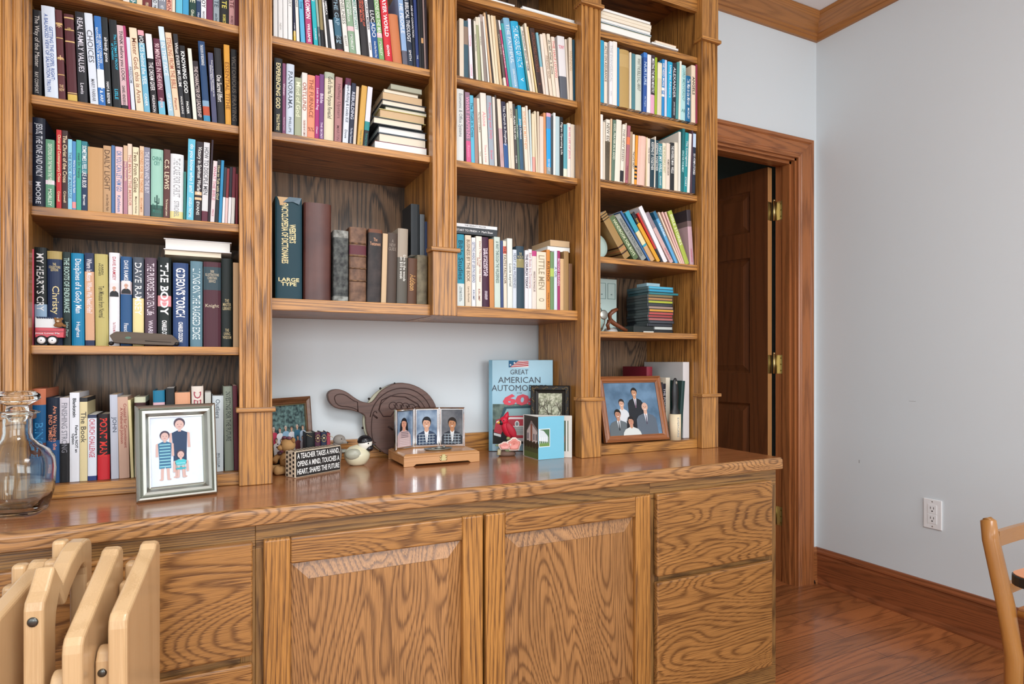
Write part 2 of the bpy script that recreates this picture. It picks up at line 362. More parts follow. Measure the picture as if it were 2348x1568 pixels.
def frame_part(r,name,x0,x1,z0,z1,up):
    B(x0,x1,FY,FY+.019,z0,z1).build(name,oakFrameZ if up else oakFrame,r,bevel=.001)
def drawer(r,x0,x1,z0,z1):
    b=MB(); b.box(x0,x1,DY,FY-.0005,z0,z1); b.build('drawer',oakD,r,bevel=.005,seg=3)
def cdoor(r,x0,x1,z0,z1):
    # frame with stiles, rails, raised panel
    sl=.055
    d=B(x0,x0+sl,DY,FY-.0005,z0,z1).build('door',oakZ,r,bevel=.004,seg=3)
    B(x1-sl,x1,DY,FY-.0005,z0,z1).build('stile',oakZ,d,bevel=.004,seg=3)
    B(x0+sl,x1-sl,DY,FY-.0005,z1-.058,z1).build('rail',oakD,d,bevel=.004,seg=3)
    B(x0+sl,x1-sl,DY,FY-.0005,z0,z0+.058).build('rail',oakD,d,bevel=.004,seg=3)
    a0,a1,c0,c1=x0+sl,x1-sl,z0+.058,z1-.058; e=.038
    o=[(a0,c0),(a1,c0),(a1,c1),(a0,c1)]; i=[(a0+e,c0+e),(a1-e,c0+e),(a1-e,c1-e),(a0+e,c1-e)]
    b=MB(); vs=[(x,DY+.014,z) for x,z in o]+[(x,DY+.004,z) for x,z in i]+[(x,DY+.001,z) for x,z in i]
    b.add(vs,[(k,(k+1)%4,4+(k+1)%4,4+k) for k in range(4)]+[(4+k,4+(k+1)%4,8+(k+1)%4,8+k) for k in range(4)]+[(8,9,10,11)])
    b.build('raised_panel',oakP,d,recalc=False)
def unit(name,label,cat,x0,x1,sx0,sx1):
    r=thing(name,label,cat,((x0+x1)/2,FY,0))
    frame_part(r,'face_rail',x0,x1,.655,.707,False)
    frame_part(r,'face_rail',x0,x1,.0,.072,False)
    frame_part(r,'face_stile',x0,sx0,.072,.655,True); frame_part(r,'face_stile',sx1,x1,.072,.655,True)
    m=MB(); m.box(x0,x0+.016,FY+.019,YB-.005,0,.707); m.box(x1-.016,x1,FY+.019,YB-.005,0,.707); m.box(x0+.016,x1-.016,YB-.012,YB-.005,0,.707); m.box(x0+.016,x1-.016,FY+.019,YB-.012,.06,.072)
    m.build('carcass',oakFrameZ,r)
    return r
u=unit('drawer_cabinet','oak drawer cabinet at right end under the counter, beside the doorway','cabinet',1.168,1.686,1.2,1.640)
drawer(u,1.18,1.651,.432,.674); drawer(u,1.18,1.651,.074,.415); frame_part(u,'face_rail',1.2,1.640,.41,.436,False)
u=unit('door_cabinet','oak cupboard with two raised-panel doors at centre under the counter','cabinet',.1,1.1675,.135,1.14)
cdoor(u,.115,.629,.074,.674); cdoor(u,.636,1.158,.074,.674)
u=unit('drawer_cabinet','oak drawer cabinet at left under the counter, behind the folded chairs','cabinet',-.42,.0995,-.39,.07)
drawer(u,-.41,.093,.432,.674); drawer(u,-.41,.093,.074,.415); frame_part(u,'face_rail',-.39,.07,.41,.436,False)
# ------------------------------------------------------------------ bookcase
PF,SF,BK=1.71,1.735,2.03
PX=[(-.424,-.349),(.080,.157),(.591,.665),(1.0965,1.171),(1.608,1.684)]
SIN=[(-.36,.093),(.145,.601),(.655,1.112),(1.156,1.612)]  # clear interior between partitions
BC=thing('bookcase','tall built-in oak bookcase with four fluted bays standing on the counter','bookcase',(.63,PF,ZT))
def pilaster(x0,x1,zb,top=2.6):
    zl=zb+.185
    # fluted shaft
    p=[(x0,1.749),(x0,PF+.004)]
    for f in (.14,.40,.66,.90):
        c=x0+(x1-x0)*f
        p+=[(c-.0035,PF+.004),(c-.0015,PF+.0085),(c+.0015,PF+.0085),(c+.0035,PF+.004)]
    p+=[(x1,PF+.004),(x1,1.749)]
    b=MB(); b.prismZ(p,zl,2.2165 if zb>1.0 or True else top)
    s=b.build('pilaster',oakZ,BC)
    B(x0-.001,x1+.001,PF,1.7495,zb,zl).build('plinth',oakZ,s,bevel=.0015)
    def cap(z):
        return MB().box(x0-.008,x1+.008,PF-.009,1.7495,z,z+.012)
    cap(zl).build('ledge',oakX,s,bevel=.002)
    cap(2.2165).build('ledge',oakX,s,bevel=.002)
    B(x0-.001,x1+.001,PF,1.7495,2.2285,2.688).build('capital',oakZ,s,bevel=.0015)
for i,(a,b_) in enumerate(PX): pilaster(a,b_,ZT+.0005 if i!=2 else 1.1925)
# partitions behind pilasters
for i,(a,b_) in enumerate(PX):
    x0=a+.013 if i>0 else a; x1=b_-.012 if i<4 else b_
    if i==0: x1=SIN[0][0]
    if i in(1,2,3): x0,x1=SIN[i-1][1],SIN[i][0]
    if i==4: x0,x1=SIN[3][1],b_
    B(x0,x1,1.75,BK,ZT+.0005 if i!=2 else 1.1925,2.6).build('side_panel',oakZ,BC)
SH=[[ (1.915,.021),(1.66,.021),(1.4095,.021),(1.096,.021),(.777,.032)],
    [(1.909,.021),(1.659,.021),(1.225,.032)],
    [(2.162,.021),(1.910,.021),(1.658,.021),(1.225,.032)],
    [(2.163,.021),(1.915,.021),(1.661,.021),(1.4095,.021),(1.160,.021),(.777,.032)]]
for i,(a,b_) in enumerate(SIN):
    for z,t in SH[i]:
        s=B(a,b_,SF+.018,BK,z-t+.0005,z).build('shelf',oakUnder,BC)
        MB().box(PX[i][1] ,PX[i+1][0],SF,SF+.018,z-t+.0005,z).build('shelf_edge',oakX,s,bevel=.0015)
    B(a,b_,BK,2.049,ZT+.0005 if i in (0,3) else 1.1935,2.6).build('back_panel',oakBack,BC)
    MB().box(PX[i][1],PX[i+1][0],SF,SF+.018,2.33,2.688).build('top_rail',oakX,BC,bevel=.001)
    B(a,b_,SF+.018,BK,2.40,2.42).build('top_panel',oakUnder,BC)
# ------------------------------------------------------------------ picture helpers
def T(x,y,z,yaw=0,lean=0):
    return Matrix.Translation((x,y,z))@Matrix.Rotation(math.radians(yaw),4,'Z')@Matrix.Rotation(math.radians(lean),4,'X')
def oval(cx,cz,rx,rz,n=18,a0=0,a1=360):
    return [(cx+rx*math.cos(math.radians(a0+(a1-a0)*i/n)),cz+rz*math.sin(math.radians(a0+(a1-a0)*i/n))) for i in range(n if a1-a0==360 else n+1)]
CL={}
def cloud(h1,h2,sc,rough=.55,detail=3,bump=0):
    """mottled two-tone material"""
    k=(h1,h2,sc,rough,bump)
    if k in CL: return CL[k]
    m=bpy.data.materials.new('mottled_'+h1); m.use_nodes=True; nt=m.node_tree; b=nt.nodes['Principled BSDF']; b.inputs['Roughness'].default_value=rough
    tc=nt.nodes.new('ShaderNodeTexCoord'); n=nt.nodes.new('ShaderNodeTexNoise'); n.inputs['Scale'].default_value=float(sc); n.inputs['Detail'].default_value=detail
    r=nt.nodes.new('ShaderNodeValToRGB'); r.color_ramp.elements[0].position=.35; r.color_ramp.elements[1].position=.65; r.color_ramp.elements[0].color=rgb(h1,1.05); r.color_ramp.elements[1].color=rgb(h2,1.05)
    nt.links.new(tc.outputs['Object'],n.inputs['Vector']); nt.links.new(n.outputs['Fac'],r.inputs[0]); nt.links.new(r.outputs[0],b.inputs['Base Color'])
    if bump:
        bp=nt.nodes.new('ShaderNodeBump'); bp.inputs['Strength'].default_value=bump; bp.inputs['Distance'].default_value=.002; nt.links.new(n.outputs['Fac'],bp.inputs['Height']); nt.links.new(bp.outputs[0],b.inputs['Normal'])
    CL[k]=m; return m
class Pic:
    """flat printed picture: polygons in local XZ with tiny print layers"""
    def __init__(s,M,y=0): s.b=MB(); s.b.M=M; s.y=y; s.k=0; s.c=[]
    def p(s,poly,h):
        if h not in s.c: s.c.append(h)
        s.b.flat(poly,s.y-s.k*.00006,s.c.index(h)); s.k+=1
    def r(s,x0,x1,z0,z1,h): s.p([(x0,z0),(x1,z0),(x1,z1),(x0,z1)],h)
    def done(s,name,parent,rough=.55): return s.b.build(name,[mat(h,rough) if ':' not in h else cloud(*h.split(':')) for h in s.c],parent,recalc=False)
def bust(P,x,z,s,skin,hair,cloth,shirt=None,tie=None,longhair=False,w=1.0,bottom=None,bald=False):
    """head of height s centred at x,z with shoulders"""
    if longhair: P.p([(x-.48*s,z+.1*s),(x-.58*s,z-.7*s),(x-.3*s,z-.95*s),(x+.3*s,z-.95*s),(x+.58*s,z-.7*s),(x+.48*s,z+.1*s)],hair)
    zb=bottom if bottom is not None else z-2.2*s
    P.p([(x-.2*s,z-.3*s),(x-.22*s,z-.62*s),(x-.75*s*w,z-.85*s),(x-1.0*s*w,z-1.2*s),(x-1.08*s*w,zb),(x+1.08*s*w,zb),(x+1.0*s*w,z-1.2*s),(x+.75*s*w,z-.85*s),(x+.22*s,z-.62*s),(x+.2*s,z-.3*s)],cloth)
    P.p([(x-.17*s,z-.2*s),(x+.17*s,z-.2*s),(x+.2*s,z-.62*s),(x,z-.8*s),(x-.2*s,z-.62*s)],skin)
    if shirt: P.p([(x-.2*s,z-.6*s),(x,z-.78*s),(x+.2*s,z-.6*s),(x+.06*s,max(zb,z-1.6*s)),(x-.06*s,max(zb,z-1.6*s))],shirt)
    if tie: P.p([(x-.05*s,z-.75*s),(x+.05*s,z-.75*s),(x+.08*s,max(zb,z-1.7*s)),(x-.08*s,max(zb,z-1.7*s))],tie)
    if not bald: P.p(oval(x,z+.12*s,.40*s,.46*s),hair)
    else: P.p(oval(x,z+.02*s,.39*s,.4*s),hair)
    P.p(oval(x,z-.03*s+(.05*s if bald else 0),.33*s,.43*s),skin)
    if not bald: P.p([(x-.34*s,z+.12*s),(x-.2*s,z+.28*s),(x+.12*s,z+.25*s),(x+.34*s,z+.1*s),(x+.3*s,z+.42*s),(x,z+.56*s),(x-.3*s,z+.42*s)],hair)
    for q in (-1,1):
        P.p(oval(x+q*.13*s,z+.03*s,.05*s,.025*s,8),'241c1a')
        P.p([(x+q*.13*s-.07*s,z+.09*s),(x+q*.13*s+.07*s,z+.09*s),(x+q*.13*s,z+.12*s)],hair)
    P.p([(x-.03*s,z+.0*s),(x+.03*s,z+.0*s),(x+.05*s,z-.12*s),(x-.05*s,z-.12*s)],'a87a60')
    P.p(oval(x,z-.22*s,.12*s,.035*s,10),'e8dcd4' if not longhair else 'b0605c')
def frame(M,w,h,bw,mt,parent,prof,name='frame'):
    """mitred moulding; prof: list of (u inward 0..bw, v towards viewer)"""
    for side in range(4):
        b=MB(); b.M=M; vs=[]
        for u,v in prof:
            if side==0: vs+=[(u,-v,u),(w-u,-v,u)]
            if side==1: vs+=[(w-u,-v,u),(w-u,-v,h-u)]
            if side==2: vs+=[(w-u,-v,h-u),(u,-v,h-u)]
            if side==3: vs+=[(u,-v,h-u),(u,-v,u)]
        n=len(prof); b.add(vs,[(2*i,2*i+1,2*((i+1)%n)+1,2*((i+1)%n)) for i in range(n)]+[[2*i for i in range(n)],[2*i+1 for i in range(n)][::-1]])
        b.build(name,mt if not isinstance(mt,(list,tuple)) else mt[side%2],parent)
# ------------------------------------------------------------------ books
ORD='first second third fourth fifth sixth seventh eighth ninth tenth eleventh twelfth thirteenth fourteenth fifteenth sixteenth seventeenth eighteenth nineteenth twentieth twenty-first twenty-second twenty-third twenty-fourth twenty-fifth twenty-sixth twenty-seventh twenty-eighth twenty-ninth thirtieth thirty-first thirty-second thirty-third thirty-fourth'.split()
LASTB=[]
def book_mesh(w,h,d,M,label,group,cov,txt,title,bands,hard,yt,base_y,cat='book',pg=None,bold=0):
    """book standing: x 0..w, y 0 (spine) .. d, z 0..h, transformed by M"""
    t=.0022 if hard else .0009
    t=min(t,w*.16)
    bl=min(.004,w*.14) if hard else min(.0012,w*.06)
    # spine curve
    n=6 if hard else 4
    if isinstance(hard,float): bl=w*hard; n=16
    crv=[]
    for i in range(n+1):
        f=i/n; crv.append((w*f, bl*(1-math.sin(math.pi*f)**(.5 if n==16 else .6)) if hard else (bl if i in (0,n) else 0)))
    def ysp(x):
        f=max(0,min(1,x/w)); k=f*n; i=min(n-1,int(k)); a=k-i
        return crv[i][1]*(1-a)+crv[i+1][1]*a
    inner=[(w-t,d),(w-t,bl+t*1.5),(t,bl+t*1.5),(t,d)]
    prof=[(0,d)]+crv+[(w,d)]+inner
    cols=[cov]; zs=[0,h]
    for f0,f1,c in bands: zs+=[h*(1-f0),h*(1-f1)]
    zs=sorted(set(round(z,5) for z in zs if -1e-6<=z<=h+1e-6)); m=MB(); m.M=M
    N_=len(prof); vs=[(x,y,z) for z in zs for x,y in prof]; fs=[];mi=[]
    for k in range(len(zs)-1):
        zc=1-(zs[k]+zs[k+1])/2/h; c=cov
        for f0,f1,cc in bands:
            if f0<=zc<=f1: c=cc
        if c not in cols: cols.append(c)
        fs_=[(k*N_+i,k*N_+(i+1)%N_,(k+1)*N_+(i+1)%N_,(k+1)*N_+i) for i in range(N_)]
        fs+=fs_; mi+=[cols.index(c)]*N_
    fs+=[list(range(N_-1,-1,-1)),[(len(zs)-1)*N_+i for i in range(N_)]]; mi+=[mi[0],mi[-1]]
    n0=len(m.v); m.v+=[tuple(M@Vector(v)) for v in vs]
    for f,q in zip(fs,mi): m.f.append([n0+i for i in f]); m.m.append(q); m.sm.append(False)
    rough=.5 if hard else .5
    o=m.build('book',[mat(c,rough) for c in cols],None,origin=M@Vector((0,0,0)))
    tag(o,label,cat,group)
    LASTB.append(o)
    p=MB(); p.M=M; g=.003 if hard else .0006
    p.box(t,w-t,bl+t*1.5,d-g,g if hard else .0003,h-g if hard else h-.0003)
    p.build('pages',pg or random.choice((pages,pagesW,pagesT,pages)),o)
    if title:
        parts=title.split('|'); 
        if len(parts)==1: segs=[(parts[0],.07,.93)]
        elif len(parts)==2: segs=[(parts[0],.05,.66),(parts[1],.70,.95)]
        else: segs=[(parts[0],.04,.30),(parts[1],.34,.70),(parts[2],.74,.96)]
        tc=[txt]
        first=True
        for s,f0,f1 in segs:
            tb=MB(); tb.M=M
            if not s.strip('\n ='): continue
            if s.startswith('='):   # horizontal lettering across the spine
                s=s[1:]; zc=h*(1-(f0+f1)/2); hh=h*(f1-f0)
                nl=s.count('\n')+1
                put_text(tb,s,lambda u,v:(w/2+u,ysp(w/2+u)-.0005,zc+v),w*.78,min(hh*.8,.011*nl),0,bold)
            else:
                zc=h*(1-(f0+f1)/2); L_=h*(f1-f0); nl=s.count('\n')+1
                ch=min(w*.72,.011*nl if w<.022 else w*.62)*(1 if f0<.5 and (f1-f0)>.3 else .62)
                put_text(tb,s,lambda u,v:(w/2+v,ysp(w/2+v)-.0005,zc-u),L_*.96,ch,0,bold,maxs=1.2)
            if tb.v: tb.build('title' if first else 'author_name',mat(txt,.5,0,1.2),o,recalc=False); first=False
    return o
def row(off,Y,z,place,books,base='flat',dmin=.13):
    ox,oy,s=off; prev=None; n=len(books); zt=[]
    xm=onY(ox+books[n//2][0]/s,800,Y)[0]; bay=min(range(4),key=lambda i:abs((SIN[i][0]+SIN[i][1])/2-xm))
    ceil_=min([q-t for q,t in SH[bay] if q-t>z+.02]+[2.39])-.002
    lo,hi=(PX[bay][1]+.0006,PX[bay+1][0]-.0006) if Y<1.75 else (SIN[bay][0]+.0006,SIN[bay][1]-.0006)
    for i,bk in enumerate(books):
        bl,br,tl,yt,cov,txt,title,desc=bk[:8]; op=bk[8] if len(bk)>8 else {}
        P=lambda x,y:(ox+x/s,oy+y/s)
        yy=Y+op.get('dy',0)
        px,py=P(bl,0); x0=onY(px,800,yy)[0]; x1=onY(P(br,0)[0],800,yy)[0]; xt=onY(P(tl,0)[0],800,yy)[0]
        zb=op.get('zb',z)+.0005; hv=onY(P(tl,yt)[0],P(0,yt)[1],yy)[1]-zb
        tan=(xt-x0)/hv; th=math.atan(tan)
        hh=op.get('h',hv/math.cos(th))
        if prev and zb<=prev[3]+.02 and not op.get('free'):
            pr,pt,ph,_=prev; zz=min(ph,hh*math.cos(th))
            ov=max(pr-x0, (pr+zz*pt)-(x0+zz*tan))+.0002
            if ov>0: x0+=ov
        if x1-x0<.0045: x1=x0+.0045
        sx=hh*math.sin(th)
        if x0+min(0,sx)<lo: d_=lo-(x0+min(0,sx)); x0+=d_; x1=max(x1,x0+.0045)
        if x1+max(0,sx)>hi: x1=hi-max(0,sx)
        w=(x1-x0)*math.cos(th)-.0002
        if zb+hh*math.cos(th)+w*abs(math.sin(th))>ceil_: hh=(ceil_-zb-w*abs(math.sin(th)))/math.cos(th)
        rnd=random.Random(i*31+len(place)*7+int(z*1000))
        d=op.get('d',max(dmin,min(hh*.68,.235))-rnd.random()*.008)
        d=min(d,BK-.004-yy)
        lean=th
        if th<=0: M=Matrix.Translation((x0,yy,zb))@Matrix.Rotation(lean,4,'Y')
        else: M=Matrix.Translation((x0+w/math.cos(th),yy,zb))@Matrix.Rotation(lean,4,'Y')@Matrix.Translation((-w,0,0))
        fr=n-i
        k='%s from %s'%((ORD[i],'left') if i<=n//2 else (ORD[fr-1],'right'))
        place_=op.get('place',place)
        hard=op.get('hard',w>.021 and op.get('soft') is None)
        book_mesh(w,hh,d,M,'%s, %s on %s'%(desc,k,place_),'books on '+place,cov,txt,title,op.get('b',[]),hard,0,yy,bold=op.get('bold',.007))
        if op.get('pic'): 
            P=Pic(M,-.0009); f=op['pic']; P.r(w*.1,w*.9,hh*(f-.07),hh*(f+.075),'d8d4d4' if f>.56 else 'b09ca0'); bust(P,w/2,hh*(f+.02),w*.48,'c89c88','a89890','26282c',bottom=hh*(f-.07),w=.85,bald=True); P.done('portrait',LASTB[-1])
        if op.get('cactus'):
            P=Pic(M,-.0012); c='2c5048'; P.r(w*.46,w*.56,hh*.14,hh*.34,c); P.r(w*.3,w*.36,hh*.24,hh*.31,c); P.r(w*.3,w*.5,hh*.235,hh*.25,c); P.r(w*.64,w*.7,hh*.23,hh*.30,c); P.r(w*.5,w*.7,hh*.22,hh*.235,c); P.p([(w*.2,hh*.14),(w*.3,hh*.20),(w*.38,hh*.14)],c); P.done('cactus_picture',LASTB[-1])
        prev=(x0+w/math.cos(th) ,tan,hh*math.cos(th),zb)
        zt.append(zb+hh)
    return zt
K,Wt,CR_,MR,NV,BL,TL,CY,GR='1d1c1e','e6e8ea','ded2bd','4a2228','24304c','2f66a0','2a6a70','3f9fc4','8a9098'
# ---- left bay
S1=(0,0,3.669)
row(S1,1.765,1.915,'top shelf of left bay',[
(1036,1090,1036,-150,'d8cfc4','403c38','','pale cream slim book'),(1092,1148,1092,-150,'2d6f70','e0e0d8','FAITH','teal slim book'),
(1150,1198,1150,-140,'d9c3a0','5a3a28','','tan slim paperback'),(1200,1275,1200,-170,'6c3030','d8c0a0','THE|MINISTRY','brick red hardback'),
(1280,1328,1280,-140,'c4c8ca','30343a','NOTES AND|TEMPO','light grey paperback'),(1332,1397,1332,-150,'7e828c','e8e4e0','THE|HE MUD','slate grey book with pale lettering'),
(1400,1446,1400,-140,'d59c88','7c3c34','SALMON','salmon pink paperback'),(1448,1474,1448,-140,'dccfb8','50402c','','thin cream pamphlet'),
(1480,1535,1480,-150,'5fb4cc','e8f0f0','','bright cyan paperback'),(1538,1588,1538,-150,'3f96be','d0e8f0','','wave blue paperback'),
(1592,1650,1592,-160,'1e3d35','d8d8c0','THE|Ghost','dark green hardback'),(1652,1690,1652,-150,'22395a','d0d4dc','THE|Hort','dark blue book'),
(1692,1735,1692,-160,'e4e4e6','222226','THE BOY|NHOOD TO','white book with heavy black lettering'),(1738,1790,1738,-150,'6e2448','d8b0c0','','plum magenta book'),
(1796,1846,1796,-150,'8d999f','30404c','STATE|ation Director','grey-blue directory'),(1850,1924,1850,-160,'1f1e1e','d8c860','STATE|INI DIRECTOR','black directory with yellow lettering'),
(1927,1975,1927,-150,'bf8f8c','5c2c30','STATE|INI DIRECTOR','dusty pink directory'),(1978,2010,1978,-150,'5f2330','c08c8c','','maroon slim book')])
row(S1,1.757,1.66,'second shelf of left bay',[
(268,350,265,75,'17161a','b8b4b0','The Way of the Master|RAY COMFORT','black hardback with grey script title'),
(376,492,341,40,'c9d2de','2c4c8c','GETTING THE GOSPEL RIGHT:\nA BALANCED VIEW OF SALVATION TRUTH','tall pale white-blue paperback',{'soft':1}),
(497,553,463,78,'54262a','c8a87c','=*|=+|=THE\nNEW','maroon book with gold ornaments',{'b':[(.14,.16,'b8965e'),(.30,.31,'b8965e'),(.52,.54,'b8965e'),(.70,.71,'b8965e')]}),
(572,652,537,112,'4c2026','cbb068','=A NEW\nCOMMENTARY||','maroon hardback with gold bands',{'b':[(.035,.05,'c8a870'),(.17,.18,'c8a870'),(.30,.315,'c8a870'),(.88,.89,'c8a870'),(.90,.97,'c4a450')]}),
(660,738,630,92,'201f24','c8c4cc','REAL FAMILY VALUES|Lewis','black paperback with white script'),
(755,830,700,103,'ccd3dc','5a5c64','CHOICES|MARY FARRAR','white hardback with grey serif title'),
(833,891,790,130,'2c68ac','d4dcf0','HIS GREAT DEBATES\nREVITALIZE YOUR MARRIAGE|ARP & ARP','blue paperback with white author band',{'b':[(.58,.78,'dfe4ea')],'soft':1}),
(893,945,850,140,'1d2225','e0e4e4','already gone|HAM & BEEMER','black paperback with bold white title'),
(956,1020,915,160,'1c1f22','35b0d0','The ULTIMATE PROOF\nof Creation|LISLE','black paperback with cyan title'),
(1023,1078,980,208,'c9a9ac','1e1c20','THINK before you LOOK|DANIEL HENDERSON','mauve paperback with black title',{'b':[(.93,1,'222022')]}),
(1082,1102,1035,215,'a83c68','e0c0c8','','thin magenta paperback'),
(1106,1140,1058,310,'ccd2dc','5a6470','FREEDOM','thin white paperback'),
(1145,1213,1080,228,'ddcbb0','8a5c44','Mister God, this is Anna','cream book with brown script title'),
(1216,1266,1157,250,'6aa7c0','d8e4e4','VOICES behind the VEIL|CANER','sky blue book with pink top',{'b':[(0,.06,'d89ca4'),(.06,.15,'2c2228')]}),
(1278,1330,1222,280,'1e1a1e','dcd8d8','|THE DREAM GIVER|WILKINSON','black book with white upper spine',{'b':[(0,.30,'dcdada')]}),
(1340,1395,1288,320,'561f34','d4b4b8','90 MINUTES IN HEAVEN|PIPER','burgundy paperback',{'b':[(.80,1,'6aaec4')]}),
(1412,1467,1322,218,'9cbccb','dfe9ee','IN THE FACE|OF GRACE','tall pale blue hardback',{'b':[(0,.15,'c9dbe4')]}),
(1470,1522,1388,270,'d9c0a0','9a5440','STEALING FROM THE BIBLE|Pienert','tan worn paperback with orange title'),
(1526,1564,1455,282,'26272c','d6d4d0','What EVERY MUSLIM|WADE AKINS','dark paperback with white lettering'),
(1568,1613,1508,380,'19191b','e4e0d8','KNOWING GOD|PACKER','black paperback with large white title',{'bold':.02}),
(1628,1660,1578,405,'d8dacb','888','','thin cream-white paperback'),
(1664,1708,1620,510,'2a2226','c8b8b4','THE CHARACTER OF LEADERSHIP','shorter dark brown paperback'),
(1716,1772,1665,342,'1f3f66','d8dce0','THE BOOK OF BEGINNINGS|=\n|','navy hardback with coloured lower bands',{'b':[(.72,.79,'7c9cb4'),(.79,.90,'b04c30'),(.90,1,'3c84a8')]}),
(1786,1829,1748,440,'484a66','e0e0e4','From the Protestant Reformation to the\nSouthern Baptist Convention|','slate purple paperback'),
(1835,1893,1800,400,'1d1c1f','d8d4d0','|One Sacred Effort|','black hardback with white title low down'),
(1898,1946,1882,372,'cf9436','7c4c14','ESSENTIAL TITHE','orange-gold paperback'),
(1950,2000,1942,410,'18181a','5c544c','VICTORIOUS PRAYING','near-black book with faint title')])
S2=(60,240,4.048)
row(S2,1.765,1.4095,'third shelf of left bay',[
(50,175,50,110,'161c2c','c8ccd4','JESUS, THE ONE AND ONLY|MOORE','tall midnight navy hardback'),
(180,262,180,318,'5c8f72','cfe0cc','DEVOTIONS FOR THE MAN IN THE MIRROR|MORLEY','green paperback with pale lettering',{'b':[(.58,.64,'d8ccd4')]}),
(280,328,280,230,'b0282c','e8d0a8','Christ and Contemporary Crises|Criswell','bright red hardback'),
(333,386,333,236,'3c2826','dcc8a4','The Christ of the Cross|Criswell','dark brown hardback'),
(388,426,388,318,'86c0d4','3c5c78','THE BOOK OF MARRIAGE','light blue paperback'),
(428,462,428,337,'4c84b4','d8e4ec',"We've Come This Far by Faith",'mid blue thin paperback',{'b':[(.86,.95,'e08c8c')]}),
(465,511,465,325,'3f9c84','1c4448','meet Dr. Franny|','sea green paperback'),
(513,568,513,336,'2f7480','e0e4e0','SOMETIMES I FEEL LIKE A BLOB|Barrett','teal paperback fading to navy',{'b':[(.45,1,'203450')]}),
(571,713,571,386,'b88f60','94704a','','wide book wrapped in brown paper',{'soft':1}),
(716,788,716,376,'b4906a','5c4430','DAILY LIGHT|on the Daily Path','tan hardback with script title'),
(792,823,792,376,'4a6c98','c8d4e4','','slim denim blue book'),
(828,896,828,386,'d8b8b8','4c6c98','OR YOU CAN LET HIM GO|Kathleen','dusty pink paperback with blue title'),
(903,941,903,376,'a87884','dfc8a8','Diary Personally|','slim rose and tan book',{'b':[(0,.22,'c8a888')]}),
(945,985,942,360,'dcc4b0','a86c60','THE MAN IN THE MIRROR','pale peach paperback'),
(989,1046,989,390,'ded0ae','5c4830','Two From Galilee|Marjorie Holmes','cream paperback with brown script'),
(1049,1089,1054,383,'d8b898','b47c50','DESTINED FOR THE THRONE|BILLHEIMER','peach-tan paperback'),
(1091,1150,1091,392,'7c7c8c','c8c8d0','THE BURDEN AND THE BUY|','slate grey hardback'),
(1156,1270,1158,405,'94bfae','3c7468','=CHINA\nCRY||=Tamara\nMoore','wide mint green hardback with cactus',{'b':[(.80,1,'3c5a50')],'cactus':1}),
(1272,1330,1280,412,'583430','dccbb0','C.S. LEWIS|The Screwtape Letters','brown paperback with cream title'),
(1333,1455,1340,450,'d8dadb','88898c','THE CASE FOR CHRIST|STROBEL','wide white hardback in dust jacket',{'b':[(.86,.98,'dccf90')]}),
(1458,1482,1462,620,'2c7068','a8d0c8','','short thin teal book'),
(1486,1553,1505,315,'62b4cc','e4f0f0','do you know who I am?|ANGELA THOMAS','tall turquoise paperback'),
(1558,1622,1580,340,'2c2226','e0dcd8','Victory in Spiritual Warfare|EVANS','dark brown paperback with white title',{'b':[(.62,.66,'d8b890'),(.69,.72,'d8b890')]}),
(1627,1683,1650,348,'cfcfd0','38383c','HOW TO DISCIPLE MEN|','silver white hardback',{'b':[(.85,1,'5c2838')]}),
(1686,1704,1722,325,'2c1e28','a08890','','very thin dark plum book'),
(1708,1746,1738,520,'d4c8c8','b05c74','WHAT THE BIBLE|PRICE','pale pink-white paperback'),
(1748,1782,1775,510,'24262a','c4bc98','How to Talk with God|','thin charcoal paperback'),
(1785,1812,1812,515,'2c84b0','d8ecf4','','thin bright blue paperback'),
(1816,1840,1840,580,'2c3038','d8d8d8','','small black booklet with white base',{'b':[(.52,1,'dcdadc')]}),
(1843,1867,1865,590,'7c2c30','e0c8c0','','small red booklet with pink base',{'b':[(.52,1,'d8b8b4')]}),
(1871,1898,1892,577,'26222c','e4e4e4','','small dark booklet with white lower spine',{'b':[(.52,1,'e0dede')]}),
(1901,1932,1918,580,'6c2430','e8e0dc','','small maroon booklet with cream base',{'b':[(.52,1,'dcd8d0')]}),
(1935,1964,1940,640,'6c1e28','d8a8a8','','small dark red book')])
S3=(60,530,4.048)
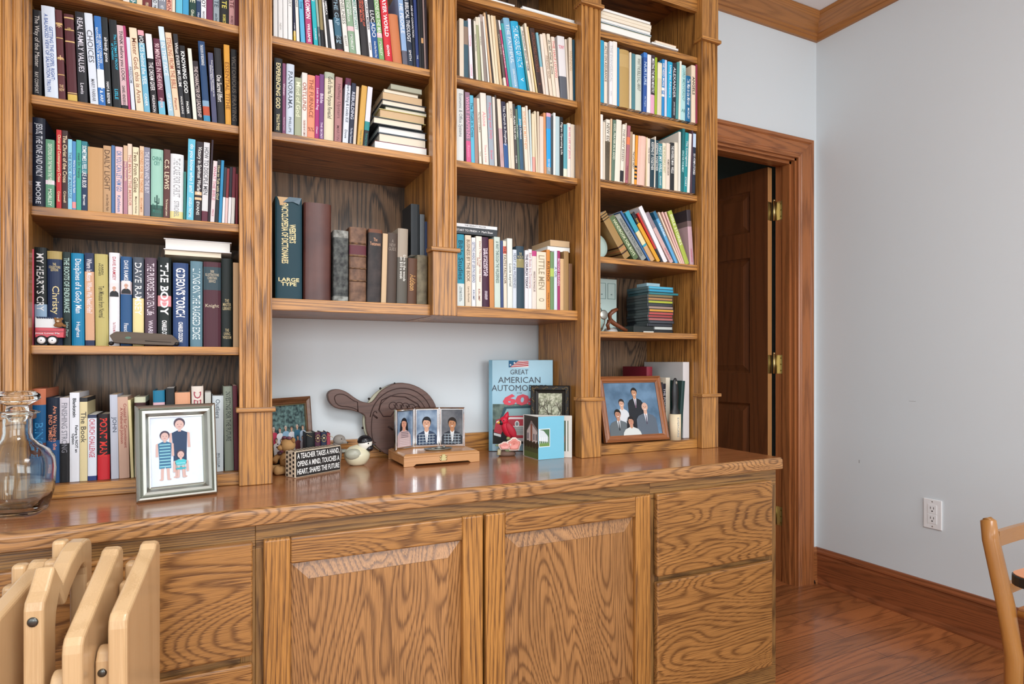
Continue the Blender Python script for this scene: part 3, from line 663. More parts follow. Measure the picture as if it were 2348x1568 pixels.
zS3=row(S3,1.785,1.096,'fourth shelf of left bay',[
(44,70,44,165,'d8586c','f0c8d0','','slim coral red book'),
(78,192,72,145,'1c2222','e0e4e4',"MY HEART'S CRY|\nANNE G.",'black hardback with thin white title',{'b':[(.58,1,'8ea8c0')]}),
(200,338,192,180,'22304e','d0c08c','=THE\nCOLLECTORS\nEDITION|Christy|MARSHALL','navy hardback with gold top band',{'b':[(0,.085,'a8945c')]}),
(345,415,340,190,'1c2c2a','a8c4bc','THE ROOTS OF ENDURANCE|John Piper','dark green slim hardback'),
(422,540,414,200,'1578a0','e4f0f4','Disciplines of a Godly Man|Hughes','bright blue hardback with white title'),
(550,635,542,200,'232e4c','d8d4d8','Where Is Moses When We Need Him?|','navy book with sandstone lower spine',{'b':[(.20,.94,'c89c7c')]}),
(643,765,632,208,'b4a868','3c3824','KAREN\nHUGHES|Ten Minutes from Normal|','olive gold hardback'),
(769,866,769,196,'dcdde0','a02c3c','DAVE RAMSEY|\n|The TOTAL MONEY MAKEOVER','white hardback with red name and portrait',{'pic':.60}),
(876,980,876,232,'27507c','e4e8f0','DAVE RAMSEY|\n|Financial Peace','dark blue hardback with portrait band',{'b':[(.28,.42,'b8a8ac')],'pic':.655}),
(989,1091,989,238,'464e58','e8e8e4','DAVE RAMSEY|','slate book with cream lower half',{'b':[(.46,1,'e0cf94')]}),
(1101,1210,1101,243,'523f4c','d8ccd4','THE PURPOSE DRIVEN Life|WARREN','plum grey hardback with white title'),
(1221,1345,1221,238,'17201f','e4ece4','THE BODY|CHARLES COLSON','black hardback with huge white title',{'bold':.03,'b':[(.43,.55,'d48c90')]}),
(1363,1505,1363,290,'2c4470','e4e8f0',"GIDEON'S TORCH|CHARLES COLSON",'broad blue hardback with tall white title',{'bold':.03}),
(1522,1636,1524,275,'5e7f8c','d0e0e4','LIVING ON THE RAGGED EDGE','blue-grey shiny jacketed hardback'),
(1646,1808,1646,280,'4a2630','b8ac94','=3000\nILLUSTRATIONS\nCHRISTIAN\nSERVICE|=Knight|','wide maroon hardback with dark label',{'b':[(.06,.33,'33464e')]}),
(1814,1915,1814,250,'161f1d','b4a47c','|=THE\nMASTER\nLIBRARY|=THE\nLIVING\nWISDOM','near-black green hardback with gold lettering'),
(1921,1972,1921,290,'bf9c74','6c5034','','tan paper-covered slim book')])
S4=(0,830,3.669)
row(S4,1.765,.777,'bottom shelf of left bay',[
(270,384,270,225,'185888','3c88b8','|BINGE|','blue book with copper-orange top',{'b':[(0,.17,'c07050'),(.57,.66,'5c3430')]}),
(387,500,387,300,'162234','d88c6c','Are We Living in the\nEND TIMES?|LAHAYE\nJENKINS','black-navy paperback with orange title',{'b':[(.5,1,'1f4c7c')]}),
(503,582,503,300,'c8c4cc','74747c','FINISHING STRONG|\n','white over black hardback',{'b':[(.54,1,'1f1f22')]}),
(586,668,586,258,'dcdee4','26282c','Blankstein|Failure is NOT an\nOption|','tall white paperback with black title',{'soft':1,'bold':.025}),
(671,735,671,300,'d6c79a','44403c','The Book|','cream-yellow paperback with dark top',{'b':[(0,.05,'2a2a2c')]}),
(738,812,738,445,'d4dae4','b02c40','CHURCH CHALLENGE|','short white book with blue base',{'b':[(0,.05,'384058'),(.93,1,'2c3c70')]}),
(819,922,819,440,'221c1e','c8342c','POINT MAN|\n','short black and red hardback',{'b':[(.62,1,'bc2830')],'bold':.02}),
(935,1000,922,275,'b8bcc8','485060','JOHN|','silver-white slim hardback'),
(1002,1090,986,295,'c3a08c','8c3c34','Created for Commitment\nA.Wetherell Johnson|','beige-pink paperback with rust title'),
(1093,1126,1066,320,'d8cb98','686044','','thin pale yellow paperback'),
(1132,1225,1130,295,'c4c4a8','a03028','=X||','pale khaki book with red square',{'b':[(.07,.14,'3c2020')]}),
(1300,1398,1285,190,'1c7090','e8d8dc','|/|','tilted blue book with pink stripe',{'h':.21,'b':[(.14,.17,'d8b0b8'),(.20,.23,'5cb8b8')]}),
(1402,1472,1395,220,'202224','a8a8a8','THEN A|','black book behind silver picture frame'),
(1482,1612,1470,258,'d89c78','8c4430','CHRI|','salmon hardback showing red letters'),
(1620,1720,1610,205,'d8ccc0','983848','DEBT-FREE|','cream hardback with wine-red lettering'),
(1724,1776,1724,255,'b8b8b0','585850','','stone grey slim book'),
(1786,1880,1786,285,'c2cbce','505c64','Outliers|\n|MALCOLM\nGLADWELL','pale grey-blue paperback'),
(1883,1968,1870,205,'7e8678','2c3430','INVESTING FOR THE FUTURE|','sage grey hardback with dark title'),
(1971,2008,1958,198,'5c2632','b08080','','wine maroon book against the upright')])
# lying on top of the fourth shelf's books
def lying(pxa,pxb,Y0,z0,z1,depth,cov,desc,group,where,yaw=0,pg=None,spine=False,title=None,txt='e8e8e8',x0=None,x1=None,hard=True,bands=[]):
    """horizontal book; fore edge (or spine) towards the room"""
    if x0 is None: x0=onY(pxa,800,Y0)[0]; x1=onY(pxb,800,Y0)[0]
    w=x1-x0; h=z1-z0; 
    M=Matrix.Translation((x0,Y0,z0))@Matrix.Rotation(math.radians(yaw),4,'Z')
    def mk(): b=MB(); b.M=M; return b
    t=.0022 if hard else .0007
    m=mk(); m.box(0,w,0,depth,0,t); m.box(0,w,0,depth,h-t,h)
    if spine: m.box(0,w,-.001,t,0,h)
    else: m.box(0,t,0,depth,0,h) if w<0.001 else m.box(0,w,depth-t,depth,t,h-t)
    o=m.build('book',[mat(cov,.4)],None,origin=M@Vector((w/2,depth/2,0)),bevel=.0006)
    tag(o,desc+', '+where,'book',group)
    g=.004 if hard else .001
    m=mk(); m.box(g,w-g,g if not spine else t+.0005,depth-t-.0003,t+.0001,h-t-.0001); m.build('pages',pg or pages,o)
    if title:
        m=mk(); put_text(m,title,lambda u,v:(w/2+u,-.0016,h/2+v),w*.8,min(h*.45,.0065),0,.004,maxs=1.1); m.build('title',mat(txt),o,recalc=False)
    return o
g='books lying on the fourth-shelf books'
zt=1.096+.222
zq=max(zS3[10:16])+.0008
lying(377,508,1.79,zq,zq+.012,.17,'d8d0bc','thin cream book lying flat',g,'under the white book on left bay\'s fourth shelf row',pg=pages,hard=False)
lying(375,531,1.785,zq+.0125,zq+.0405,.18,'e2e3e6','thick white hardback lying flat',g,'topmost above the maroon book in left bay',pg=pagesW,yaw=-1.5)
# ---- second bay
S5=(610,0,5.218)
TH={'h':.215}
row(S5,1.755,1.909,'top shelf of second bay',[
(90,142,88,0,'dedfdd','a0a09c','','white uniform volume with grey foot',dict(TH,b=[(.975,1,'70747a')])),(149,201,146,0,'dedfdd','a0a09c','TYNDALE|NEW','white uniform volume with grey foot',dict(TH,b=[(.975,1,'70747a')])),
(206,260,202,0,'dedfdd','a0a09c','','white uniform volume with grey foot',dict(TH,b=[(.975,1,'70747a')])),(266,317,261,0,'dedfdd','a0a09c','COMMENTARY|','white uniform volume with grey foot',dict(TH,b=[(.975,1,'70747a')])),
(325,359,310,0,'232a42','d8d8e0','THE TAX|C. AUBREY CLAYTON','thin navy book with yellow foot',dict(TH,b=[(.84,1,'d8b850')])),
(365,404,345,0,'dcdad4','5c5c58','GRAVES WRITINGS|','off-white slim paperback',TH),
(415,474,385,0,'56a8cc','1c4c74','Colonial River Song|','sky blue paperback with navy script',TH),
(485,560,458,0,'ac4470','f0e4ec','SONG OF SOLOMON|WILLIAMS','raspberry pink paperback',dict(TH,soft=1,bold=.02)),
(568,627,530,0,'28a8b0','d8f0f0','SUN|A JOURNEY','turquoise paperback',TH),
(632,662,588,0,'94a89c','d4dcd4','|Faith','grey-green thin paperback',dict(TH,b=[(.72,1,'56666c')])),
(666,702,628,0,'8a7c54','e0d8b8','','thin khaki book',dict(TH,b=[(.75,1,'202022')])),
(708,746,655,0,'dedcd8','7c6c6c','BETTER|','white slim paperback with grey title',TH),
(750,784,694,0,'26282a','e0e0e0','BLOOD IN AMERICA|','thin black paperback with white letters',TH),
(787,835,745,230,'d4d6d8','8c8c90','','short pale paperback in torn black cover'),
(848,925,790,0,'222428','88a4b4','MIND THE GAP|=IN\nME','black hardback with blue stripes',dict(TH,b=[(.55,.78,'3c6478'),(.95,1,'8c3c44')])),
(945,1000,880,0,'dcdad2','6c6c64','ON LONELINESS|ELLIOT','off-white paperback with green-grey title',TH),
(1006,1082,945,0,'84a084','e0e8d8','DEVOTIONS\nMAN IN THE MIRROR|MORLEY','moss green paperback with pink flag',dict(TH,soft=1,b=[(.62,.68,'d8b8bc')])),
(1086,1138,1028,0,'d4dad4','3c7c70','TALES OF MERE CHRISTIANITY|','white book with teal edge',TH),
(1151,1228,1098,0,'2c2a2c','d86850','AUTOBIOGRAPHY OF\nGEORGE MULLER|','black paperback with red lettering',dict(TH,soft=1)),
(1232,1280,1165,0,'dedede','303034','I AM A CHURCH MEMBER|RAINER','white small hardback with black capitals',TH),
(1286,1357,1218,0,'28548c','dce4f0','|LUCADO|Great Day Every Day','royal blue book with dark top',dict(TH,b=[(0,.5,'2c2e34')])),
(1361,1421,1290,0,'78a468','dce8d0','DEVOTIONS FOR THE MAN|MORLEY','leaf green paperback',dict(TH,b=[(.62,.68,'d8b8bc')])),
(1432,1521,1365,0,'c8303c','f4e8e8','PRAYER WORLD|GOVN','bright red hardback with white capitals',dict(TH,bold=.03)),
(1527,1637,1467,160,'c0764c','e0b890','','short burnt orange hardback'),
(1642,1702,1580,0,'8aa8cc','e0e8f0','HE PEOPLE|','light blue paperback with grey base',dict(TH,b=[(.78,1,'5c5c68')])),
(1706,1766,1650,0,'263244','dce0e8','A BIBLICAL THEOLOGY|SMITH','dark navy paperback with white capitals',TH),
(1769,1800,1722,0,'20242c','d8d8dc','AGE OF CONVICTION|','thin black book with white capitals',TH),
(1803,1836,1765,0,'283a70','c8d4f0','|\nTHE','thin indigo blue book',TH),
(1839,1868,1810,0,'232428','a8a8a8','','thin charcoal book',TH),
(1871,1896,1840,0,'18181a','c8a070','','thin black book with tan patch',dict(TH,b=[(.55,.62,'c49868')])),
(1899,1919,1872,0,'8c7874','c0b0ac','','thin taupe book',TH),
(1922,1942,1900,0,'30242a','8c7c80','','thin black-maroon book at the upright',TH)])
S6=(610,120,5.218)
row(S6,1.765,1.659,'middle shelf of second bay',[
(93,190,100,60,'1d2024','dccfa0','EXPERIENCING GOD|Henry T. Blackaby\n& Claude V. King','tall black hardback with cream title',{'bold':.02}),
(196,234,199,128,'7c4868','d8c0d0','Women|Nourishing Dreams','thin purple paperback'),
(239,333,247,130,'c3cedb','3c4450','PANORAMA|PHILLIPS','broad pale blue hardback',{'hard':True}),
(341,421,348,295,'9aa084','d4d8b8','Mind of God|','sage green marbled book'),
(426,489,432,238,'d8d4cc','98503c','ORTLUND|CHILDREN ARE WET CEMENT','white paperback with orange and black title'),
(492,581,498,265,'dc8c6c','7c3c2c','THE FURNACE|=%%','salmon orange patterned paperback'),
(584,633,592,272,'9c2c6c','e8c8dc','Lost in the Fog|Chase','magenta paperback'),
(636,688,643,258,'6c4074','dccce0','Bible|THE SECRET','violet paperback with white title'),
(693,809,705,228,'d6ccb0','3c3428',"God's Eternal Purpose Revealed|",'wide cream hardback with green top',{'b':[(0,.09,'a8b09c')]}),
(817,900,834,290,'a47474','6c4448','Halfway Upstairs|MARTIN','mauve pink hardback with tassel'),
(915,980,955,305,'cfd5de','3c4450','Heart-Aching & Looks Kill|Dove','white slanted book with plum top',{'b':[(0,.10,'5c2440')]}),
(985,1036,1028,365,'262c40','c8ccd8','REBUILDING|The New Testament','leaning navy paperback'),
(1040,1073,1082,405,'d0c0ac','8c7860','','slim beige leaning book'),
(1088,1153,1148,395,'c89c4c','6c7c50','|Training for the LORD','leaning mustard gold paperback'),
(1158,1216,1220,410,'d4d4dc','2c7c78','|\n|TRANSITIONS','leaning white paperback with teal band',{'b':[(.56,.70,'2c8484'),(.70,1,'26282c')]})])
g='stack of books lying in middle shelf of second bay'
z=1.659; wh='in the second bay stack'
for i,(xa,xb,hh,cov,pg,desc,yaw,hard) in enumerate([
 (1300,1925,.0305,'b03038',pagesW,'thick white-paged book with red cover',0,False),(1345,1925,.027,'3c4a58',pages,'thick cream-paged slate hardback',0,True),
 (1340,1922,.0215,'26323c',pagesW,'white-paged charcoal hardback',0,True),(1280,1880,.021,'222a30',pages,'longest black hardback with ivory pages',0,True),
 (1352,1912,.0265,'b8b070',pagesT,'tan-paged thick hardback',0,True),(1430,1922,.009,'a8c4a8',pages,'thin pale green pamphlet',0,False),
 (1385,1918,.0175,'28303a',pages,'grey-paged navy hardback',0,True),(1395,1870,.022,'9c8c74',pagesT,'tan-paged soft book',0,False),
 (1410,1822,.0105,'b8a888',pages,'thin beige book',0,False),(1490,1868,.015,'8c8c7c',mat('a8a894',.8),'topmost khaki book',0,False)]):
    lying(610+xa/5.218,610+xb/5.218,1.77+(.004*(i%3)),z+.0006,z+.0006+hh-.0004,.17-.008*i,cov,desc,g,'number %s from the bottom %s'%('one two three four five six seven eight nine ten'.split()[i],wh),pg=pg,hard=hard); z+=hh+.0002
S7=(610,380,4.127)
row(S7,1.775,1.225,'lowest shelf of second bay',[
(90,343,88,285,'143843','dccb98',"WEBSTER'S\nENCYCLOPEDIA OF DICTIONARIES|=LARGE\nTYPE",'wide dark teal dictionary in torn cover',{'hard':.06,'bold':.02}),
(358,620,362,338,'5c3a34','4a2c28','','broad plain brown leather book',{'hard':.17}),
(640,780,642,605,'8f918c','2c2c2c','','crumbling black and white antique book',{'hard':.12,'b':[(.10,.92,'33342f')]}),
(790,950,793,575,'6c4c38','c4a080','|\n|','antique brown leather volume with raised bands',{'hard':.1,'b':[(.20,.215,'4a3020'),(.24,.36,'5c2c34'),(.38,.395,'4a3020'),(.54,.555,'4a3020'),(.71,.725,'4a3020')]}),
(956,1086,974,595,'2a2422','c09070','=The\nTestament||','worn black leather testament',{'hard':.1,'b':[(0,.05,'6c4430')]}),
(1090,1136,1108,640,'c8ac88','8c7454','','cream page block without cover'),
(1139,1234,1153,632,'4c4038','84786c','=A\nNEW\nGUIDE||','dark grey-brown old hardback'),
(1240,1336,1252,590,'a09484','e0dcd4','|Live in the woods\non $10 a week|','taupe hardback with white script',{'b':[(.38,1,'5c5850')]}),
(1340,1425,1350,872,'5c4030','c89858','|Addison|','short brown hardback with gold script'),
(1428,1525,1433,842,'7c7460','5c5444','','short olive-grey cloth hardback')])
# wear on the antique books
AB=LASTB[-10:]
AB[1].data.materials[0]=cloud('45241f','5c352c','9',.4)
AB[2].data.materials[0]=cloud('54544e','a0a29c','60',.8,4,.6); AB[2].data.materials[1]=cloud('26282a','5c605c','70',.7,5,.6)
AB[3].data.materials[0]=cloud('543826','7c5a42','50',.55,4,.5); AB[4].data.materials[0]=cloud('1e1a1a','3a302e','30',.6)
AB[9].data.materials[0]=cloud('645c4c','888068','40',.8)
for k_ in range(4):
    o=AB[3]; vs=[v.co for v in o.data.vertices]; w=max(v.x for v in vs); h=max(v.z for v in vs); zz=h*(.785-.165*k_)+.0
    m=MB(); x,y,z=o.location; m.tube([(x+.001,y+.0032,z+zz),(x+w*.25,y-.0003,z+zz),(x+w*.75,y-.0003,z+zz),(x+w-.001,y+.0032,z+zz)],.0022,0,8); m.build('raised_band',cloud('4a3020','8c6a48','80',.6),o)
o=AB[0]; h=max(v.co.z for v in o.data.vertices); x,y,z=o.location; m=MB()
m.add([(x+.004,y-.0012,z+h-.001),(x+.038,y-.0014,z+h-.001),(x+.034,y-.0014,z+h-.009),(x+.020,y-.0016,z+h-.022),(x+.011,y-.0014,z+h-.024),(x+.009,y-.0012,z+h-.012)],[(0,1,2,3,4,5)]); m.build('torn_patch',mat('c8a880',.8),o,recalc=False)
m=MB(); m.add([(x+.034,y-.0022,z+h+.0005),(x+.066,y-.0022,z+h+.0005),(x+.060,y-.004,z+h-.018),(x+.044,y-.003,z+h-.012),(x+.018,y-.0034,z+h-.016)],[(0,1,2,3,4)]); m.build('jacket_flap',mat('24485a',.35),o,recalc=False)
# lettering of the dictionary and the small books standing above
def standing(px0,px1,Y,zb,ztop,d,cov,label,group,th=0,band=[]):
    x0=onY(px0,800,Y)[0]; x1=onY(px1,800,Y)[0]
    M=Matrix.Translation((x0,Y,zb))
    return book_mesh(x1-x0,ztop-zb,d,M,label,group,cov,'888888','',band,False,0,Y)
zs_=1.225+.137
g='books standing on short books in second bay'
za=onY(610+1352/4.127,380+872/4.127,1.775)[1]; zb_=onY(610+1433/4.127,380+842/4.127,1.775)[1]
lim=max(za,zb_)+.0008
standing(610+1372/4.127,610+1452/4.127,1.785,lim,onY(950,380+362/4.127,1.785)[1],.09,'22272a','black worn bible standing on the short brown books',g)
standing(610+1458/4.127,610+1500/4.127,1.785,lim,onY(965,380+458/4.127,1.785)[1],.085,'596064','thin grey book between black bible and upright',g)
standing(610+1503/4.127,610+1530/4.127,1.795,lim,onY(977,380+528/4.127,1.795)[1],.08,'36486c','slim blue book against the bay side',g)
# ---- third bay
S8=(1030,0,6.03)
row(S8,1.755,1.910,'second shelf of third bay',[
(146,205,141,250,'ddd0bc','a08c74','','cream paperback'),
(207,266,202,280,'3f5a66','a08c7c','','steel blue book with brown band',{'b':[(.10,.40,'8c7868')]}),
(276,335,243,250,'e2dfe4','d890a8','Crossing|LORRAINE','white paperback with pink script'),
(343,363,318,268,'38342c','80a060','','thin dark book with green flash'),
(371,404,332,285,'ddd6c4','3c3c34','Did Jesus Use Phrases|','slim ivory paperback'),
(407,443,365,232,'9ca07c','e0dcc8','','thin moss green paperback',{'b':[(0,.12,'d8d0bc')]}),
(446,486,385,230,'e2dccb','4c4c44','all the James|','ivory paperback with dark title'),
(488,530,420,195,'8c8078','d8d0c8','','grey-brown paperback',{'b':[(0,.1,'a89890')]}),
(533,561,455,222,'e4e0d8','605c54','','thin white paperback'),
(567,601,468,170,'d0ac84','a07c54','','tall tan thin book'),
(604,618,504,160,'3c3430','c8b8a0','','thin black booklet standing tall'),
(630,661,530,200,'dfd0b4','a08464','','thin cream book'),
(663,695,575,210,'e0d0b0','a08c6c','','thin buttery cream book'),
(698,738,600,215,'cfb48c','8c7454','','tan slim book'),
(746,800,625,265,'5c544c','a89c8c','GOOD NEWS|\n','dark taupe paperback with cream label',{'b':[(.84,1,'e0d6c4')]}),
(804,833,672,275,'b4406c','f0d8e0','|HELP I BELIEVE IN PRAYER|','white-topped magenta slim book',{'b':[(0,.14,'e4dcd8')]}),
(840,879,716,320,'3f9aa0','d0b060','','teal paperback'),
(886,973,748,240,'7cacc8','e4ecf0','THE FAITHFUL|DOING FOR KINGDOM','worn light blue hardback'),
(980,1088,850,285,'2aa0c8','d8f0f8','THE MEASURE OF FAITH|V','bright cyan hardback'),
(1092,1114,958,350,'3c8488','a0c8c8','','thin sea green book'),
(1117,1162,975,365,'ded4c4','3c4858','PHILOSOPHY BEHIND THEM|','cream paperback with blue-grey title'),
(1166,1196,1038,320,'e0d2b8','a89070','','slim eggshell book'),
(1199,1232,1060,365,'dfc890','a8884c','','slim butter yellow book'),
(1242,1306,1115,385,'3f302c','7c4c3c','APPROACHING HOOFBEATS|B','dark brown paperback'),
(1311,1342,1200,448,'7cb0bc','c04c44','','pale teal over cream book',{'b':[(.53,1,'e0ccbc')]}),
(1346,1383,1255,470,'e2d6c8','a08c7c','','slim shell paperback'),
(1391,1441,1280,455,'e0cfba','7c6450','|FINDING GOD|','cream-peach paperback'),
(1446,1488,1350,465,'e0d4be','3c3c38','do tell what is done|','ivory paperback with typed title'),
(1491,1537,1410,505,'e0d0c0','c45c5c','THE HALF LOVING|','ivory paperback with red title'),
(1543,1640,1495,490,'d8d6d6','cc4c64','=\nTONY||','white book with dark smoky base',{'b':[(.62,1,'5c6068')],'soft':1}),
(1643,1666,1600,540,'d8ccba','a89880','','slim sand book'),
(1670,1713,1655,515,'ddceb8','b09874','WINNING|','warm cream paperback'),
(1716,1746,1706,545,'284c5c','a0c8d0','','dark blue-teal book beside the upright')])
S9=(1030,180,6.273)
row(S9,1.755,1.658,'third shelf of third bay',[
(108,212,105,140,'d6d8d4','74787c','Economic & Office Systems|','wide white binder-like book',{'soft':1}),
(216,241,200,165,'3c2428','8c6468','','slim dark maroon book'),
(246,318,224,190,'8e6f84','e090b0','WHAT HAPPENS|Rawson','mauve and magenta paperback',{'b':[(.68,1,'d05c88')]}),
(321,371,297,238,'5ab0cc','1c4c5c','The Truth in Crisis|','sky cyan paperback with dark title'),
(374,421,352,275,'a08074','d8c8b8','','brown-pink cloth book'),
(425,471,388,278,'e2dccc','34342f','The Names of JESUS|Travis','ivory paperback with black title'),
(492,575,446,200,'e0d8cc','d88c90','Alone|There is Love','thick cream paperback with pink script'),
(585,655,538,240,'9aa4ae','d06c7c','Preparing our Daily|Bread','grey-blue paperback with pink title'),
(660,693,622,262,'dcd2c4','a89c8c','','slim cream book'),
(698,736,638,235,'4a423c','8c8074','','slim dark umber book'),
(744,796,688,290,'dccdb8','b08c8c','|VIBES','cream over mauve paperback',{'b':[(.42,1,'c0a0a0')]}),
(801,860,750,328,'2e2c40','e0e0ec','The Church in Prophecy|','midnight blue paperback',{'b':[(.62,1,'34588c')]}),
(863,891,825,350,'e0d2ba','a89474','','slim parchment book'),
(895,946,857,325,'ddcfba','5c4c3c','SATAN||','parchment paperback with black word'),
(950,991,903,360,'4e4a48','e0dcd4','PLAIN TALK ON|GUTZKE','charcoal paperback with cream capitals'),
(994,1023,952,435,'5c7464','d8e0d0','Get It Together|','slim grey-green paperback'),
(1026,1074,985,382,'2c8cac','e0ecf0','James Dobson|','blue paperback with darker base',{'b':[(.30,1,'3c5c74')]}),
(1099,1146,1048,410,'e0d4c0','d08c60','STUDIES IN MATTHEW|','cream paperback with orange title'),
(1149,1176,1100,390,'e0d4c4','a89884','','slim vanilla book'),
(1179,1199,1150,445,'c8d8d8','8ca0a0','','thin ice blue book'),
(1204,1241,1188,505,'e0ccac','e07c6c','','slim cream book with coral base',{'b':[(.72,1,'e09c90')]}),
(1244,1276,1216,465,'ddccae','a08c6c','','slim wheat book'),
(1279,1306,1266,472,'cfbfa8','8c7c64','','slim stone book'),
(1309,1362,1303,540,'e0c8b8','a8806c','','pinkish cream paperback'),
(1368,1401,1356,490,'cc8c5c','8c5430','','slim orange-brown book'),
(1404,1466,1400,490,'2c9cd8','e8f0f8','|THE LIVING END\nROY THE GOD','vivid blue paperback with pink top',{'b':[(0,.06,'d8a0b0'),(.06,.25,'5c84b0'),(.86,1,'8c9494')]}),
(1470,1496,1463,530,'44484c','a0a0a0','','thin graphite book'),
(1499,1530,1500,490,'d8dcd8','8c9494','','slim pale grey book'),
(1533,1589,1532,540,'aec4c8','6c8488','','powder blue hardback'),
(1592,1642,1590,548,'1e2022','dcdcd8','Pilgrim Operating Life|','black paperback with white script'),
(1645,1699,1648,655,'5ca0ac','e0e8e4','','teal and white paperback',{'b':[(.82,1,'d8dcc8')]}),
(1702,1750,1702,638,'e0dad2','d05c7c','IN HIS LIFE OF JESUS|','white paperback with rose title'),
(1753,1805,1753,655,'d8cdba','5c5448','','buff paperback'),
(1808,1850,1808,668,'8a7d72','5c5048','','grey-brown book in the shade')])
S10=(1030,480,5.6)
z3=row(S10,1.768,1.225,'lowest shelf of third bay',[
(106,196,102,315,'2f8ca4','12404c','Bible Studies|Sword and the\nLand Movements','teal paperback with white base',{'b':[(.68,1,'d4dcd8')],'soft':1}),
(209,286,206,328,'d8c8b0','5c4c3c','BUSINESS BY THE BOOK|Larry Burkett','cream hardback with brown title'),
(291,341,289,360,'dcdee0','3c5078','GETTING AHEAD BY SERVING BEHIND|KRUMP','white paperback with blue title'),
(349,423,346,342,'dfd8cc','8c503c','Don\'t Throw Frogs Into Ideas\nSeries|KRUMP','cream-white paperback with brown title'),
(429,521,416,352,'432438','dccfd8','THE WONDERFUL\nSPIRIT-FILLED LIFE|CHARLES\nSTANLEY','dark purple hardback with white title',{'bold':.02}),
(524,581,511,380,'c08450','8c5430','','plain caramel book'),
(586,661,578,350,'c0cec4','3c5450','A WAY THROUGH THE WILDERNESS|','pale green hardback'),
(665,697,660,400,'3c4c74','8c98b8','','slim slate-blue book'),
(699,743,689,402,'dcd0bc','3c3028','THE FAITH FACTOR|','cream paperback with red mark',{'b':[(.08,.19,'d86450')]}),
(751,816,746,370,'d8dcd4','4c4c48','|Lucie Leyriel|','tall white hardback with faint signature'),
(819,866,819,515,'c8d0d8','5c6478','HEART of the WILDERNESS|','shorter white-blue paperback'),
(869,969,863,468,'2e424f','b0a47c','=THE\nWORLDS\nBEST||','dark slate hardback with gold cross label',{'b':[(.20,.34,'8c8458')]}),
(973,1017,975,525,'dcd8dc','343040','THE CHURCH TODAY|','white paperback with bold dark capitals',{'bold':.03}),
(1019,1062,1020,510,'dedcdc','a06c6c','Best Books Are Discoveries|','white paperback with thin red title'),
(1066,1121,1066,530,'dccfc4','4c3c3c','|WINDOWS AT THE WHOLE LIFE|','beige paperback with magenta top',{'b':[(0,.09,'b44478')]}),
(1126,1246,1126,540,'dcd0b8','8c8068','LITTLE MEN|=O','broad cream classic paperback',{'soft':1}),
(1250,1296,1250,515,'c8823c','4c2c14','RUSTHOI|Walking with God','orange paperback with black title'),
(1299,1346,1300,545,'6c8c60','dce4c8','','green paperback with pale flash',{'b':[(.28,.42,'a8c060')]}),
(1349,1388,1349,530,'ccd6de','5c6478','A Gift|','thin white-blue paperback'),
(1391,1423,1392,530,'9c3464','e8c8d8','BEYOND HEAVEN|','thin raspberry paperback'),
(1426,1472,1427,632,'cfac80','8c6c48','','short tan paperback'),
(1476,1535,1476,535,'9c7c50','5c4428','','golden brown paperback'),
(1538,1582,1538,695,'74543c','a08064','','short brown book at row end')])
g='books lying on the lowest row of third bay'
zq=max(z3[0:7])+.0008
lying(1036,1139.6,1.772,zq,zq+.021,.14,'2c3034','dark grey paperback marked TO FINISH',g,'lying under a white one in third bay',spine=True,title='START TO FINISH  >  Mark Shaw',hard=False,pg=pages)
lying(1038,1139.8,1.775,zq+.0214,zq+.0314,.135,'dcdcdc','thin white paperback lying flat',g,'topmost on the TO FINISH book',spine=True,title='THE SERENITY PRAYER',txt='505458',hard=False)
zr=max(z3[16:22])+.0008
lying(1030+1262/5.6,1030+1552/5.6,1.79,zr,zr+.0155,.13,'e0dcd4','white notebook with black elastic band',g,'lying over the orange book',pg=pagesW,hard=False)
lying(1030+1296/5.6,1030+1550/5.6,1.79,zr+.016,zr+.038,.13,'4a302c','brown covered book with rough tan pages',g,'topmost above the white notebook',pg=pagesT,hard=False)
g='papers on the top shelf of third bay'
z=2.1626
lying(1118,1181,1.76,z,z+.02,.2,'d8dadc','white magazine stack end',g,'left on third bay top shelf',pg=pagesW,hard=False)
lying(1194,1322,1.76,z,z+.018,.2,'dcdcde','white soft booklet',g,'right on third bay top shelf',pg=pagesW,hard=False)
lying(1198,1318,1.765,z+.0182,z+.028,.19,'c8ccd0','curled white booklet',g,'topmost right on third bay top shelf',pg=pagesW,hard=False,yaw=0)
